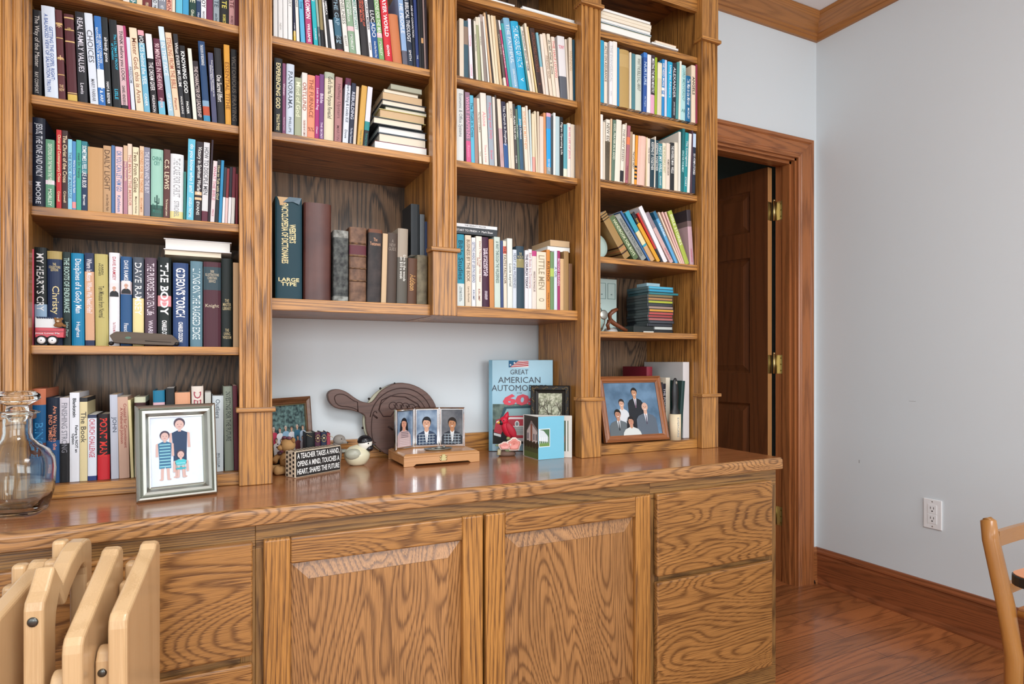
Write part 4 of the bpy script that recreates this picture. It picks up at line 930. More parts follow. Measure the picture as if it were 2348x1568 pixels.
# ---- right bay
S11=(1360,0,5.227)
row(S11,1.718,1.915,'second shelf of right bay',[
(88,131,89,478,'2f94b8','d8ecf4','','bright blue book'),
(133,170,135,500,'ddd0c0','504034','ACTS ON ASSURANCE|','cream paperback with black title'),
(196,236,200,490,'dedcdc','b0b0b0','THE EVANGELICAL|ON','white paperback',{'soft':1}),
(238,287,241,492,'e2ddd6','b8b0a8','','thick plain white paperback'),
(289,313,291,568,'2c84b4','d8e8f0','','thin blue paperback'),
(321,436,321,580,'b0925a','e4dcc0','|\n|','wide gold ornate hardback',{'b':[(.08,.30,'b99c66')]}),
(438,459,440,625,'e0d4bc','a89878','','thin cream paperback'),
(463,505,466,638,'4c7c84','9cc0c8','','steel teal paperback'),
(512,585,515,648,'c4ccc0','3c4440','WHAT THE BIBLE IS ALL ABOUT|','pale grey-green book with black title'),
(600,642,610,625,'34589c','b8cce8','NURTURE|the Angels','royal blue paperback',{'b':[(0,.08,'4078c0')]}),
(645,689,655,650,'e0e0e2','8c8c90','','bright white paperback'),
(691,735,700,655,'3c3038','e8e0e4','MEETING THE MEN MINISTRY|','dark paperback with pink base',{'b':[(.68,1,'d8a0b8')]}),
(738,766,742,685,'94b02c','5c7420','','lime green slim paperback'),
(769,820,779,745,'d4c8b0','6c5c4c','','khaki cream paperback with round emblem',{'b':[(.03,.3,'e0d8bc')]}),
(822,852,832,708,'2c84c0','e4f0f8','WE NEED MORE HERO|','thin blue book with white bars',{'b':[(.5,.55,'e0e8f0'),(.62,.66,'e0e8f0')]}),
(854,883,858,715,'c8ccdc','9c88a8','','thin lavender white paperback'),
(887,941,900,735,'2ca4cc','f0f8f8','Living the Adventure|','vivid turquoise paperback'),
(946,988,958,750,'2f3038','d0d0d4','ALEXANDER|JOHN GRISHAM','charcoal paperback with white capitals'),
(991,1021,1010,742,'4c8c8c','d8dcd8','','slim grey teal book'),
(1023,1047,1040,730,'e0dccc','a89c84','','slim off-white book'),
(1049,1109,1060,775,'a8d0d0','4c8484','LORD MENTORSHIP|=AB','pale aqua paperback'),
(1111,1171,1117,902,'14608c','d8e4ec','The Man in the Mirror|MORLEY','shorter deep blue paperback'),
(1179,1228,1180,778,'e0cdb4','30342c','ANGELS|','cream-peach paperback with black word',{'bold':.02}),
(1231,1250,1232,772,'8c3048','d8a0b0','','thin wine-red book at the upright')],dmin=.16)
S12=(1360,230,6.273)
row(S12,1.718,1.661,'third shelf of right bay',[
(102,141,105,200,'e2dcd4','b0a8a0','','tall white slim book'),
(144,173,148,310,'d4c8b4','8c8070','','short beige slim book'),
(176,233,190,270,'dcd6c8','4c4438','NEW ED FAMILY|','cream book with dark brown photo base',{'b':[(.36,1,'5a5040')]}),
(236,259,255,265,'d4b894','a08058','','thin tan book'),
(262,308,290,278,'5f7464','d8dcc8','GOD, PRAYER IN A GOD|','grey-green paperback'),
(312,386,340,275,'e0d8c8','dcc0b8','','thick ivory paperback'),
(389,431,428,345,'dfd8c8','6c645c','THE NEW BREED|','ivory paperback with black foot',{'b':[(.80,.99,'26262a')]}),
(434,457,464,325,'d8ccb8','8c8074','','slim fawn book'),
(460,502,500,362,'a4646c','4c2c30','|Song Beneath Song','dusty red book with orange band',{'b':[(.20,.33,'e07850')]}),
(506,541,538,450,'a08468','6c5440','','brown page-edge book'),
(546,591,560,485,'ddd0ba','3c3028','|THE LATE GREAT|','cream paperback with black capitals'),
(594,626,617,502,'d8902c','2c2418','','orange book with zebra stripes',{'b':[(.62,.66,'26241e'),(.70,.74,'26241e'),(.78,.82,'26241e'),(.86,.90,'26241e')]}),
(629,666,655,508,'dfb4a4','a87868','','blush pink paperback'),
(669,746,694,512,'dcb8a8','7c5c50','','wide blush paperback'),
(749,776,755,528,'e0cfac','a08c64','','slim butter book'),
(779,816,786,545,'dccfc0','403830','Holy Ground|','slim cream paperback with black script'),
(819,876,830,555,'223a44','d8dcd8','KEEPING IT TOGETHER|','dark petrol paperback'),
(879,889,890,520,'dcd4c4','a8a090','','very thin ivory booklet'),
(891,936,899,570,'24404a','d8dcd8','KEEPING TOGETHER|','dark petrol paperback, shorter'),
(939,996,941,615,'45848c','d0e4e4','NOT MY WILL|Arnold','mid teal paperback'),
(999,1049,1001,610,'dcd4bc','a0a078','THE WONDERFUL SPIRIT|','cream-yellow edged paperback'),
(1052,1106,1057,612,'dfcdbc','4c4038',"|WOMEN'S DISCUSSION|",'peach paperback with black capitals'),
(1113,1166,1118,605,'26282a','dcdcd8','THE INVISIBLE MAN  WELLS|','black classic paperback'),
(1169,1219,1172,602,'ddd4c0','a8a08c','','cream paperback with ridged edge'),
(1226,1258,1232,450,'dcd8cc','8c9098','','tall slim off-white book'),
(1263,1301,1288,405,'1f6468','b0dcdc','|GRACE FOR THE MOMENT|','tall dark teal book'),
(1304,1351,1330,460,'24888c','d8ecec','The Courageous|STORY','teal paperback with white title'),
(1354,1391,1384,478,'e4ddd4','b0a8a0','','white slim book near the right end'),
(1394,1421,1416,432,'4c3844','a898a0','','slim aubergine book'),
(1424,1468,1440,460,'232c3c','dcdce0','|101 HYMN STORIES|','navy book with pale blue top',{'b':[(.02,.24,'b8cce0')]})],dmin=.16)
S13=(1360,440,4.357)
row(S13,1.755,1.4095,'fourth shelf of right bay',[
(318,398,70,225,'9a7c4c','4c3c24','','leaning khaki book with dark striped foot',{'d':.13,'hard':False,'soft':1,'b':[(.03,.05,'3c2c18'),(.08,.10,'3c2c18'),(.13,.15,'3c2c18'),(.72,.75,'3c2418'),(.79,.82,'b87c50'),(.86,.89,'3c2418')]}),
(410,477,160,255,'5a6c48','d0d4b4','HANDBOOK FOR BOYS','leaning olive green handbook',{'d':.13,'hard':False}),
(492,553,228,245,'90948e','3c4448','HANDBOOK FOR PATROL LEADERS','leaning grey handbook with dark title',{'d':.13,'hard':False}),
(560,580,272,197,'3c6494','d8d4a8','','leaning thin blue and cream book',{'d':.13}),
(583,632,320,207,'3c98ac','d8c8a0','','leaning teal book with tan foot',{'d':.13,'hard':False,'b':[(.40,.66,'d8cca0'),(.70,1,'c49c70')]}),
(645,683,384,215,'26262c','d8a030','DEN|THE STORY BOOK|B.S.B','leaning black-topped yellow book',{'d':.13,'b':[(.22,1,'d49a30')]}),
(686,706,440,215,'bc3430','e0a0a0','','leaning thin red book',{'d':.13,'b':[(.72,1,'2c2c38')]}),
(712,755,455,155,'dedee0','a0a0a4','','leaning tall white book',{'d':.13}),
(764,815,515,215,'8c8088','a83c50','|HANDBOOK','leaning mottled grey-pink handbook',{'d':.13,'hard':False,'b':[(.30,1,'c8a8a4')]}),
(826,856,600,200,'5ca0cc','d0e4f0','LEADER|','leaning sky blue book',{'d':.13,'b':[(0,.14,'2c6484')]}),
(869,884,650,205,'dfc8b0','c09c84','','leaning thin peach book',{'d':.13}),
(886,902,685,203,'dfb8ac','c08c84','','leaning thin rose book',{'d':.13}),
(904,921,716,203,'d8b0a8','b87c74','','leaning thin blush book',{'d':.13}),
(926,968,748,195,'a4b44c','e0e8c0','BIBLE STORIES|','leaning lime green book',{'d':.13}),
(970,1013,935,178,'7c6868','b04c6c','|HANDBOOK','upright book with dark photo cover',{'d':.17,'hard':False,'b':[(0,.2,'3c3438'),(.3,1,'c0a0a8')]})])
g='papers on the top shelf of right bay'; z=2.1636
zz=[(.020,'d8dcd8',pagesW,'thick white-paged book',0),(.003,'e0d8b0',pages,'thin cream booklet',0),(.004,'1c5c7c',pagesW,'thin deep blue booklet',0),(.011,'e0e4e0',pagesW,'white soft booklet',0),(.012,'d8c8b0',pages,'tan curled booklet',0),(.012,'d8d0c0',pages,'beige magazine',0),(.008,'e0e0dc',pagesW,'white magazine',0)]
for i,(hh,cv,pg,ds,yw) in enumerate(zz):
    lying(1378,1492+(i%3)*1.2,1.728+.003*(i%2),z,z+hh,.2-.004*i,cv,ds,g,'%s from the bottom on top shelf of right bay'%ORD[i],pg=pg,hard=False); z+=hh+.0003
lying(1495,1556,1.728,2.1636,2.170,.2,'c8ccd0','thin white paper pad',g,'lying right of the stack, top right shelf',pg=pagesW,hard=False)
lying(1503,1551,1.73,2.1702,2.18,.18,'d89c70','thin orange-tan booklet',g,'topmost right of the stack, top right shelf',pg=pages,hard=False)
# bottom of right bay
g='books on bottom shelf of right bay'
for x,w,h,y,cv,tx,ti,ds in ((1.470,.0265,.262,1.848,'7c2030','c0a0a0','','tall maroon book behind the portrait frame'),(1.4975,.006,.205,1.80,'35363a','c8c8c8','','thin charcoal book right of the portrait frame'),
    (1.504,.0135,.200,1.80,'2c2830','c8c4c8','THE POWER OF PRAYER','dark book with spaced white capitals beside portrait frame'),(1.518,.019,.222,1.80,'d8d0bc','70685c','|POETRY','cream book partly behind the lint roller')):
    book_mesh(w,h,.15,Matrix.Translation((x,y,.7776)),ds,g,cv,tx,ti,[],w>.02,0,0)
# ------------------------------------------------------------------ silver frame with three children
def silver_frame():
    x,y=-.135,1.613; yaw=math.degrees(math.atan2(.032,.163)); M=T(x,y,ZT+.0016,yaw,-8)
    r=thing('photo_frame','brushed silver frame standing on counter with photo of three children in blue','picture frame',(x+.08,y+.02,ZT))
    w,h,bw=.166,.214,.029
    frame(M,w,h,bw,silver,r,[(0,-.006),(0,.006),(.003,.009),(.007,.007),(.009,.004),(.013,.011),(.019,.012),(.024,.006),(.026,.003),(.029,.004),(.029,-.006)])
    P=Pic(M,-.001); P.r(.028,w-.028,.028,h-.028,'ccd6ea:dbe6ee:14'); P.p([(.105,.028),(w-.028,.028),(w-.028,h-.028),(.12,h-.028)],'d2e2ec:e0eaf0:30')
    # eldest child behind
    def kid(cx,head,s,cloth,legs,base,stripe=True,skin='c8a8a0'):
        hz=head; bz=hz-.62*s
        for q in (-1,1):
            P.p([(cx+q*.30*s-.13*s,base+.05*s),(cx+q*.30*s+.13*s,base+.05*s),(cx+q*.24*s+.14*s,base+1.5*s),(cx+q*.24*s-.14*s,base+1.5*s)],skin)
            P.p(oval(cx+q*.36*s,base+.05*s,.2*s,.09*s,10),skin)
            P.p([(cx+q*.62*s,bz-.1*s),(cx+q*.82*s,bz-.2*s),(cx+q*.86*s,bz-1.5*s),(cx+q*.62*s,bz-1.5*s)],skin)
        P.p([(cx-.55*s,base+1.2*s),(cx-.05*s,base+1.2*s),(cx,base+1.6*s),(cx+.05*s,base+1.2*s),(cx+.55*s,base+1.2*s),(cx+.5*s,bz-1.2*s),(cx-.5*s,bz-1.2*s)],legs)
        P.p([(cx-.5*s,base+1.5*s),(cx+.5*s,base+1.5*s),(cx+.62*s,bz-.15*s),(cx+.2*s,bz+.05*s),(cx-.2*s,bz+.05*s),(cx-.62*s,bz-.15*s)],cloth)
        if stripe:
            z=base+1.35*s
            while z<bz-.3*s: P.r(cx-.5*s,cx+.5*s,z,z+.1*s,'8cc8d0'); z+=.32*s
        P.r(cx-.12*s,cx+.12*s,bz-.05*s,hz-.2*s,skin)
        P.p(oval(cx,hz+.08*s,.46*s,.48*s),'4a3f4c'); P.p(oval(cx,hz-.06*s,.36*s,.42*s),skin)
        for q in (-1,1): P.p(oval(cx+q*.14*s,hz-.02*s,.04*s,.03*s,6),'3c3038')
        P.p(oval(cx,hz-.24*s,.12*s,.03*s,8),'b07880')
    kid(.089,.168,.026,'2c405c','4a7090',.045,False); kid(.058,.142,.022,'3c6c8c','3c80a0',.042); kid(.090,.098,.019,'4cb8c0','3ca4b0',.045)
    P.done('photograph',r)
    b=MB(); b.M=M; b.box(.03,w-.03,-.0006,.004,.03,h-.03); b.prismX([(.006,h*.75),(.009,h*.75),(.004-.0+.075,.012),(.071,.012)],w/2-.02,w/2+.02); b.build('backing_easel',mat('2c2c2e',.6),r)
silver_frame()
# ------------------------------------------------------------------ decanter
def decanter():
    c=(-.348,1.617,ZT+.0008)
    r=thing('decanter','clear square glass decanter with flat stopper on counter at left edge','decanter',c)
    b=MB(); rot=math.radians(-10)
    pr=[(.0001,0,4),(.041,0,5),(.047,.004,5),(.0555,.04,5),(.0595,.085,4),(.0575,.11,4),(.051,.128,3),(.037,.141,2.3),(.0275,.152,2),(.0245,.165,2),(.0245,.195,2),(.028,.203,2),(.038,.206,2),(.039,.209,2),(.03,.211,2),(.0215,.212,2),
        (.0205,.205,2),(.0205,.165,2),(.023,.153,2),(.033,.1385,2.3),(.047,.125,3),(.054,.108,4),(.0558,.085,4),(.0518,.04,5),(.043,.011,5),(.0001,.009,4)]
    b.lathe(pr,c,48,rot=rot); b.build('bottle',glass,r)
    b=MB(); b.lathe([(.0001,.190),(.014,.190),(.017,.2),(.0195,.2125),(.018,.222),(.034,.232,2.6),(.0375,.236,2.8),(.0365,.245,2.8),(.026,.2525,2.6),(.0001,.253)],c,32,rot=rot); b.build('stopper',glass,r)
decanter()
# ------------------------------------------------------------------ box sign with lettering
def sign():
    x,y=.220,1.762; dx,dy=.1345,.078; yaw=math.degrees(math.atan2(dy,dx)); w=math.hypot(dx,dy); d,h=.042,.071
    M=T(x,y,ZT+.0005,yaw)
    r=thing('box_sign','black wooden box sign with white lettering and polka dot sides','sign',(x+.06,y+.05,ZT))
    def mk(): b=MB(); b.M=M; return b
    mk().box(0,w,0,d,0,h).build('box',mat('d0c0a8',.6),r,bevel=.0012)
    mk().box(.002,w-.002,-.0006,0,.002,h-.002).build('front_face',mat('2a2827',.6),r)
    b=mk()
    rnd=random.Random(3)
    for i in range(3):
        for j in range(6):
            u=d*(.18+.32*i); v=h*(.08+.17*j+(.085 if i%2 else 0)); 
            if v<h-.004: b.add([(-.0006,u+.0036*math.cos(k*math.pi/5),v+.0042*math.sin(k*math.pi/5)) for k in range(10)],[list(range(10))])
    for i in range(14):
        for j in range(3):
            u=w*(i+.5+(.5 if j%2 else 0))/14.6; v=d*(.18+.3*j)
            b.add([(u+.0036*math.cos(k*math.pi/5),v+.0036*math.sin(k*math.pi/5),h+.0006) for k in range(10)],[list(range(10))])
    b.build('polka_dots',black,r,recalc=False)
    b=mk()
    for i,s in enumerate(['A TEACHER TAKES A HAND,','OPENS A MIND, TOUCHES A','HEART, SHAPES THE FUTURE']):
        zc=h*(.80-.30*i); put_text(b,s,lambda u,v:(w/2+u,-.0010,zc+v),w*.93,h*.245,0,.02,fit=False)
    b.build('lettering',mat('e8e8e4',.6),r,recalc=False)
sign()
# ------------------------------------------------------------------ ceramic chickadee
def chickadee():
    c=(.418,1.905); z=ZT
    r=thing('bird_figurine','round ceramic chickadee figurine with black cap beside the box sign','figurine',(c[0],c[1],z))
    def mk(): b=MB(); b.M=T(c[0],c[1],z,-12); return b
    b=mk(); b.lathe([(.0001,.0005),(.018,.0005),(.026,.006),(.034,.02),(.036,.033),(.032,.045),(.02,.056),(.0001,.062)],(-.002,0,0),28,sx=1.08,sy=.9)
    b.build('body',mat('d4ceb0',.25),r)
    b=mk(); b.ell((.022,-.002,.066),(.0215,.02,.0225),0,24,16); b.build('head',mat('e4e2d8',.25),r)
    b=mk(); b.ell((.021,-.001,.0725),(.0222,.0212,.0180),0,24,14); b.ell((.034,-.003,.051),(.0125,.0165,.011),0,18,12); b.build('black_cap',mat('17171b',.22),r)
    b=mk()
    b.ell((-.012,-.023,.036),(.025,.0125,.017),0,20,12); b.build('wing',mat('a3a392',.3),r)
    b=mk(); b.ell((-.043,.0,.044),(.017,.012,.006),0,16,8); b.build('tail',mat('98988a',.3),r)
    b=mk(); b.tube([(.041,-.004,.062),(.054,-.006,.060)],[.0042,.0006]); b.build('beak',mat('1c1c20',.3),r)
    b=mk(); b.ell((.031,-.0196,.067),(.0025,.002,.0025)); b.build('eye',mat('080808',.1),r)
chickadee()
# ------------------------------------------------------------------ bellows
def bellows():
    Y=1.992
    ol=[(650,200),(656,165),(685,137),(735,124),(800,128),(860,155),(920,200),(980,240),(1040,262),(1090,272),(1130,250),(1165,205),(1205,150),(1260,108),(1340,70),(1440,55),(1540,70),(1640,115),(1720,175),(1780,260),(1810,350),(1815,450),(1800,560),(1750,660),(1680,740),(1590,800),(1490,832),(1400,842),(1310,830),(1230,790),(1150,720),(1090,640),(1060,560),(1050,470),(1052,425),(1035,392),(960,360),(880,340),(780,335),(710,310),(668,262)]
    pts=[onY(610+x/4.604,860+y/4.604,Y) for x,y in ol]
    zmin=min(p[1] for p in pts); off=ZT+.001-zmin
    pts=[(x,z+off) for x,z in pts]
    r=thing('bellows','carved dark wood bellows with round body and paddle handle propped against wall','bellows',(pts[27][0],Y,ZT))
    def smooth(p):
        for _ in range(1):
            q=[]
            for i in range(len(p)):
                a,b_=p[i],p[(i+1)%len(p)]; q+=[(.75*a[0]+.25*b_[0],.75*a[1]+.25*b_[1]),(.25*a[0]+.75*b_[0],.25*a[1]+.75*b_[1])]
            p=q
        return p
    s=smooth(pts); MB().prism(s,Y,Y+.012).build('front_board',darkcarve,r,bevel=.003,seg=3)
    cx=sum(p[0] for p in pts[14:30])/16; cz=sum(p[1] for p in pts[14:30])/16
    cx,cz=onY(610+1432/4.604,860+450/4.604,Y); cz+=off; R=onY(610+1432/4.604,860+58/4.604,Y)[1]+off-cz
    MB().prism(smooth([(x+.0015,z) for x,z in pts]),Y+.026,Y+.037).build('back_board',darkcarve,r,bevel=.002)
    MB().prism(oval(cx-.0035,cz+.001,R*.985,R*.965,48),Y+.0122,Y+.0258).build('leather',mat('b0ae98',.7),r)
    for k,a in enumerate(range(0,360,24)):
        if cz+R*math.sin(math.radians(a))<ZT+.008: continue
        b=MB(); b.ell((cx-.006+R*.985*math.cos(math.radians(a)),Y+.018,cz+.003+R*.96*math.sin(math.radians(a))),(.004,.004,.004),0,10,8); b.build('stud',mat('2c2624',.3,.6),r)
    # carved relief lines
    b=MB()
    def line(p,rad=.0016): b.tube([(x,Y-.0002,z) for x,z in p],rad,0,6)
    def off_in(p,f,c): return [(c[0]+(x-c[0])*f,c[1]+(z-c[1])*f) for x,z in p]
    line([ (cx+.86*R*math.cos(math.radians(a)),cz+.86*R*math.sin(math.radians(a))) for a in range(-100,175,8)])
    line([ (cx+.72*R*math.cos(math.radians(a)),cz+.72*R*math.sin(math.radians(a))) for a in range(-60,150,8)],.0012)
    hp=pts[0:9]+pts[34:41]; hc=(sum(p[0] for p in hp)/len(hp),sum(p[1] for p in hp)/len(hp)); q=off_in(hp,.62,hc); line(q+[q[0]],.0013)
    for k in range(5):
        bx=cx-.25*R+.17*R*k; bz=cz+.38*R-.02*R*k*k*.4
        line([(bx+.13*R*math.cos(math.radians(a))*(1-a/700),bz+.13*R*math.sin(math.radians(a))*(1-a/700)) for a in range(0,430,30)],.0014)
    line([(cx-.62*R,cz+.30*R),(cx-.55*R,cz+.55*R),(cx-.3*R,cz+.66*R),(cx+.1*R,cz+.62*R),(cx+.45*R,cz+.42*R),(cx+.62*R,cz+.1*R)],.002)
    line([(cx-.62*R,cz+.30*R),(cx-.5*R,cz+.12*R),(cx-.3*R,cz+.12*R),(cx-.2*R,cz+.25*R)],.002)
    for dz in (0,.05,.09): line([(cx-.78*R+dz,cz+.18*R-dz*.8),(cx-.66*R+dz,cz+.08*R-dz*.8)],.003)
    line([(cx-.72*R+.1*R*math.cos(math.radians(a)),cz-.15*R+.42*R*math.sin(math.radians(a))) for a in range(60,300,20)],.0014)
    b.build('carving',mat('3a2723',.55),r)
bellows()
# ------------------------------------------------------------------ small maple box and three-part frame
BX=(.531,1.800,.775,1.975); BH=.0365
def keepsake_box():
    x0,y0,x1,y1=BX; z=ZT+.0003
    r=thing('keepsake_box','light maple keepsake box with brass latch and scalloped base','box',((x0+x1)/2,(y0+y1)/2,ZT))
    b=MB(); zz=z; f=lambda y:0
    # base with arched skirt
    p=[(x0,z),(x0+.03,z),(x0+.038,z+.006),(x1-.038,z+.006),(x1-.03,z),(x1,z),(x1,z+.026),(x0,z+.026)]
    b.prism(p,y0,y0+.008); b.prism(p,y1-.008,y1); b.box(x0,x0+.008,y0+.008,y1-.008,z+.006,z+.026); b.box(x1-.008,x1,y0+.008,y1-.008,z+.006,z+.026); b.box(x0+.008,x1-.008,y0+.008,y1-.008,z+.007,z+.012)
    b.build('box_body',boxwood,r,bevel=.0008)
    b=MB(); i=.008
    vs=[(x0,y0,z+.0263),(x1,y0,z+.0263),(x1,y1,z+.0263),(x0,y1,z+.0263),(x0,y0,z+.031),(x1,y0,z+.031),(x1,y1,z+.031),(x0,y1,z+.031),(x0+i,y0+i,z+BH),(x1-i,y0+i,z+BH),(x1-i,y1-i,z+BH),(x0+i,y1-i,z+BH)]
    b.add(vs,[(3,2,1,0),(8,9,10,11)]+[(k,(k+1)%4,4+(k+1)%4,4+k) for k in range(4)]+[(4+k,4+(k+1)%4,8+(k+1)%4,8+k) for k in range(4)])
    b.build('lid',boxwood,r,bevel=.001)
    xm=.655; b=MB(); b.box(xm-.007,xm+.007,y0-.0015,y0-.0001,z+.012,z+.0255); b.box(xm-.005,xm+.005,y0-.003,y0-.0001,z+.019,z+.031)
    for q in (-1,1):
        b.ell((xm+q*.009,y0-.001,z+.015),(.003,.0012,.003),0,8,6); b.ell((xm+q*.009,y0-.001,z+.023),(.003,.0012,.003),0,8,6); 
    b.build('latch',mat('a89c70',.3,1),r)
keepsake_box()
def trifold():
    z=ZT+.0003+BH+.0008; h=.127
    r=thing('trifold_frame','folding silver frame with three school portraits standing on the maple box','picture frame',(.645,1.92,z))
    P0,P1,P2,P3=(.532,1.90),(.606,1.940),(.690,1.934),(.765,1.893)
    def panel(a,b_,who):
        w=math.hypot(b_[0]-a[0],b_[1]-a[1])-.0016; yaw=math.degrees(math.atan2(b_[1]-a[1],b_[0]-a[0])); M=T(a[0],a[1],z,yaw)
        fr=MB(); fr.M=M
        prof=[(0,-.003),(0,.003),(.0025,.005),(.005,.0035),(.0075,.0035),(.008,0),(.008,-.003)]
        n=len(prof)
        p=bpy.data.objects.new('portrait_panel',None); SC.collection.objects.link(p); p.parent=r; p.location=Vector((a[0],a[1],z))-Vector(r.location)
        frame(M,w,h,.008,chrome,p,prof)
        q=MB(); q.M=M; q.box(.003,w-.003,.0008,.0028,.003,h-.003); q.build('backing',mat('303236',.5),p)
        P=Pic(M,0.0); x=w/2; s=.028
        P.r(.007,w-.007,.007,h-.007,'506884:90a4b8:26' if who!=2 else '484c54:707276:26')
        if who==0: bust(P,x-.002,.080,.032,'c89078','16141a','b8a0a0',longhair=True,bottom=.007,w=.9); 
        if who==1: bust(P,x,.076,.038,'c89a80','14161c','2c3c54',shirt='e0e0e0',bottom=.007,w=.95)
        if who==2: bust(P,x,.074,.036,'b07c58','241c18','30343c',shirt='d8d8d8',bottom=.007,w=.95)
        if who==0:
            for k in range(9): P.r(x-.022,x+.022,.011+.0052*k,.0122+.0052*k,'e0d4d4') if k<5 else P.r(x-.016,x+.016,.011+.0052*k,.0122+.0052*k,'4c4450')
        else:
            for k in range(4): P.r(x-.027,x+.027,.012+.009*k,.0135+.009*k,'b8c4cc')
            for k in range(5): P.r(x-.024+.011*k,x-.0225+.011*k,.007,.038,'98a8b4')
        P.done('photograph',p)
    panel(P0,P1,0); panel(P1,P2,1); panel(P2,P3,2)
    for q in (P1,P2):
        b=MB(); b.tube([(q[0],q[1]+.001,z+.02),(q[0],q[1]+.001,z+.035)],.002); b.build('hinge',chrome,r)
        b=MB(); b.tube([(q[0],q[1]+.001,z+.09),(q[0],q[1]+.001,z+.105)],.002); b.build('hinge',chrome,r)
trifold()
def dish():
    z=ZT+.0003+BH+.0004; c=(.660,1.862,z)
    r=MB().lathe([(.0001,0),(.040,0),(.046,.003),(.046,.0045),(.038,.003),(.02,.0035),(.0001,.004)],c,32,sy=.62).build('oval_dish',silver,None,origin=c)
    tag(r,'small oval silver dish with relief lying on the maple box lid','dish')
    b=MB(); b.ell((c[0]+.004,c[1],z+.006),(.016,.010,.0035),0,14,8); b.ell((c[0]+.02,c[1]+.003,z+.007),(.006,.006,.004),0,12,8); b.ell((c[0]-.016,c[1],z+.005),(.011,.005,.002),0,10,6); b.build('relief',silver,r)
dish()
# ------------------------------------------------------------------ wooden photo frame at the left of the niche
def back_frame():
    a=(.160,1.885); b_=(.300,1.995); w=math.hypot(b_[0]-a[0],b_[1]-a[1]); yaw=math.degrees(math.atan2(b_[1]-a[1],b_[0]-a[0])); h=.207
    M=T(a[0],a[1],ZT+.0008,yaw,-5)
    r=thing('photo_frame','dark walnut frame with outdoor family group photo behind the bear figurine','picture frame',(a[0]+.07,a[1]+.05,ZT))
    fm=oak('walnut_frame','X','6c4528','3c2414',rough=.35,freq=10,lines=.3,stretch=.06,pore=.1)
    frame(M,w,h,.022,fm,r,[(0,-.006),(0,.008),(.006,.010),(.014,.005),(.019,.006),(.022,.003),(.022,-.006)])
    frame(M,w,h,.022,brass,r,[(.0205,.0045),(.0205,.0062),(.0232,.0062),(.0232,.0045)],'gilt_line')
    P=Pic(M,-.001); P.r(.02,w-.02,.02,h-.02,'24363a:6c8c88:90'); 
    rnd=random.Random(5)
    for i in range(0): P.p(oval(rnd.uniform(.026,w-.028),rnd.uniform(.10,h-.03),rnd.uniform(.003,.008),rnd.uniform(.002,.006),8),rnd.choice(['587870','2c4444','6c8c8c','1c2c30']))
    for i in range(6):
        x=.032+.022*i; bust(P,x,.118-.004*(i%2),.013,'c09880','5c5048' if i%2 else 'b0a8a0',['b83c54','d8dadc','8cb0c8','d8d8dc','3c6c84','a8b8c8'][i],bottom=.07)
    for i in range(6):
        x=.036+.02*i; bust(P,x,.086-.003*(i%2),.012,'c09880','4c4440',['d8d0cc','8c4c5c','54606c','c8ccd0','703c44','c0c0c8'][i],bottom=.03)
    P.r(.02,w-.02,.02,.034,'2a302c')
    P.done('photograph',r)
    q=MB(); q.M=M; q.box(.004,w-.004,.0,.004,.004,h-.004); q.build('backing',mat('3a3028',.7),r)
back_frame()
# ------------------------------------------------------------------ bear figurine with little books
def bear():
    c=(.203,1.862); z=ZT+.0004
    r=thing('bear_figurine','tan teddy bear figurine with purple bow sitting by little books behind sign','figurine',(c[0],c[1],z))
    def mk(): b=MB(); b.M=T(c[0],c[1],z,-56); return b
    fur=mat('b98f5c',.8,0,1.0,.5); fur2=mat('a87c4c',.8,0,1.0,.5)
    b=mk(); b.ell((.012,.0,.036),(.022,.019,.028)); b.build('body',fur,r)
    b=mk(); b.ell((.019,-.004,.079),(.0215,.020,.0195),0,22,16); b.ell((.009,-.021,.0735),(.0095,.008,.0078),0,14,10); b.build('head',fur,r)
    for q in (-1,1):
        b=mk(); b.ell((.019+q*.0185,-.001,.094),(.0075,.0045,.0075),0,14,10); b.build('ear',fur2,r)
        b=mk(); b.tube([(.012+q*.016,-.004,.052),(.012+q*.026,-.016,.043),(.010+q*.020,-.026,.034)],[.008,.0085,.009]); b.build('arm',fur2,r)
        b=mk(); b.tube([(.008+q*.012,-.004,.014),(.002+q*.018,-.022,.0125),(-.004+q*.02,-.036,.0125)],[.011,.0115,.0122]); b.ell((-.004+q*.02,-.038,.0135),(.0115,.009,.0128)); b.build('leg',fur,r)
        b=mk(); b.ell((.012+q*.008-.004,-.0225,.083),(.0018,.0018,.002)); b.build('eye',black,r)
        b=mk(); b.ell((.019+q*.009,-.008,.1005),(.009,.006,.0045),0,12,8); b.build('bow_loop',mat('6c4454',.5),r)
    b=mk(); b.ell((.004,-.028,.0755),(.003,.002,.0023)); b.build('nose',black,r)
    b=mk(); b.ell((-.002,-.015,.057),(.008,.005,.005),0,12,8); b.build('scarf_bow',mat('5c4650',.5),r)
bear()
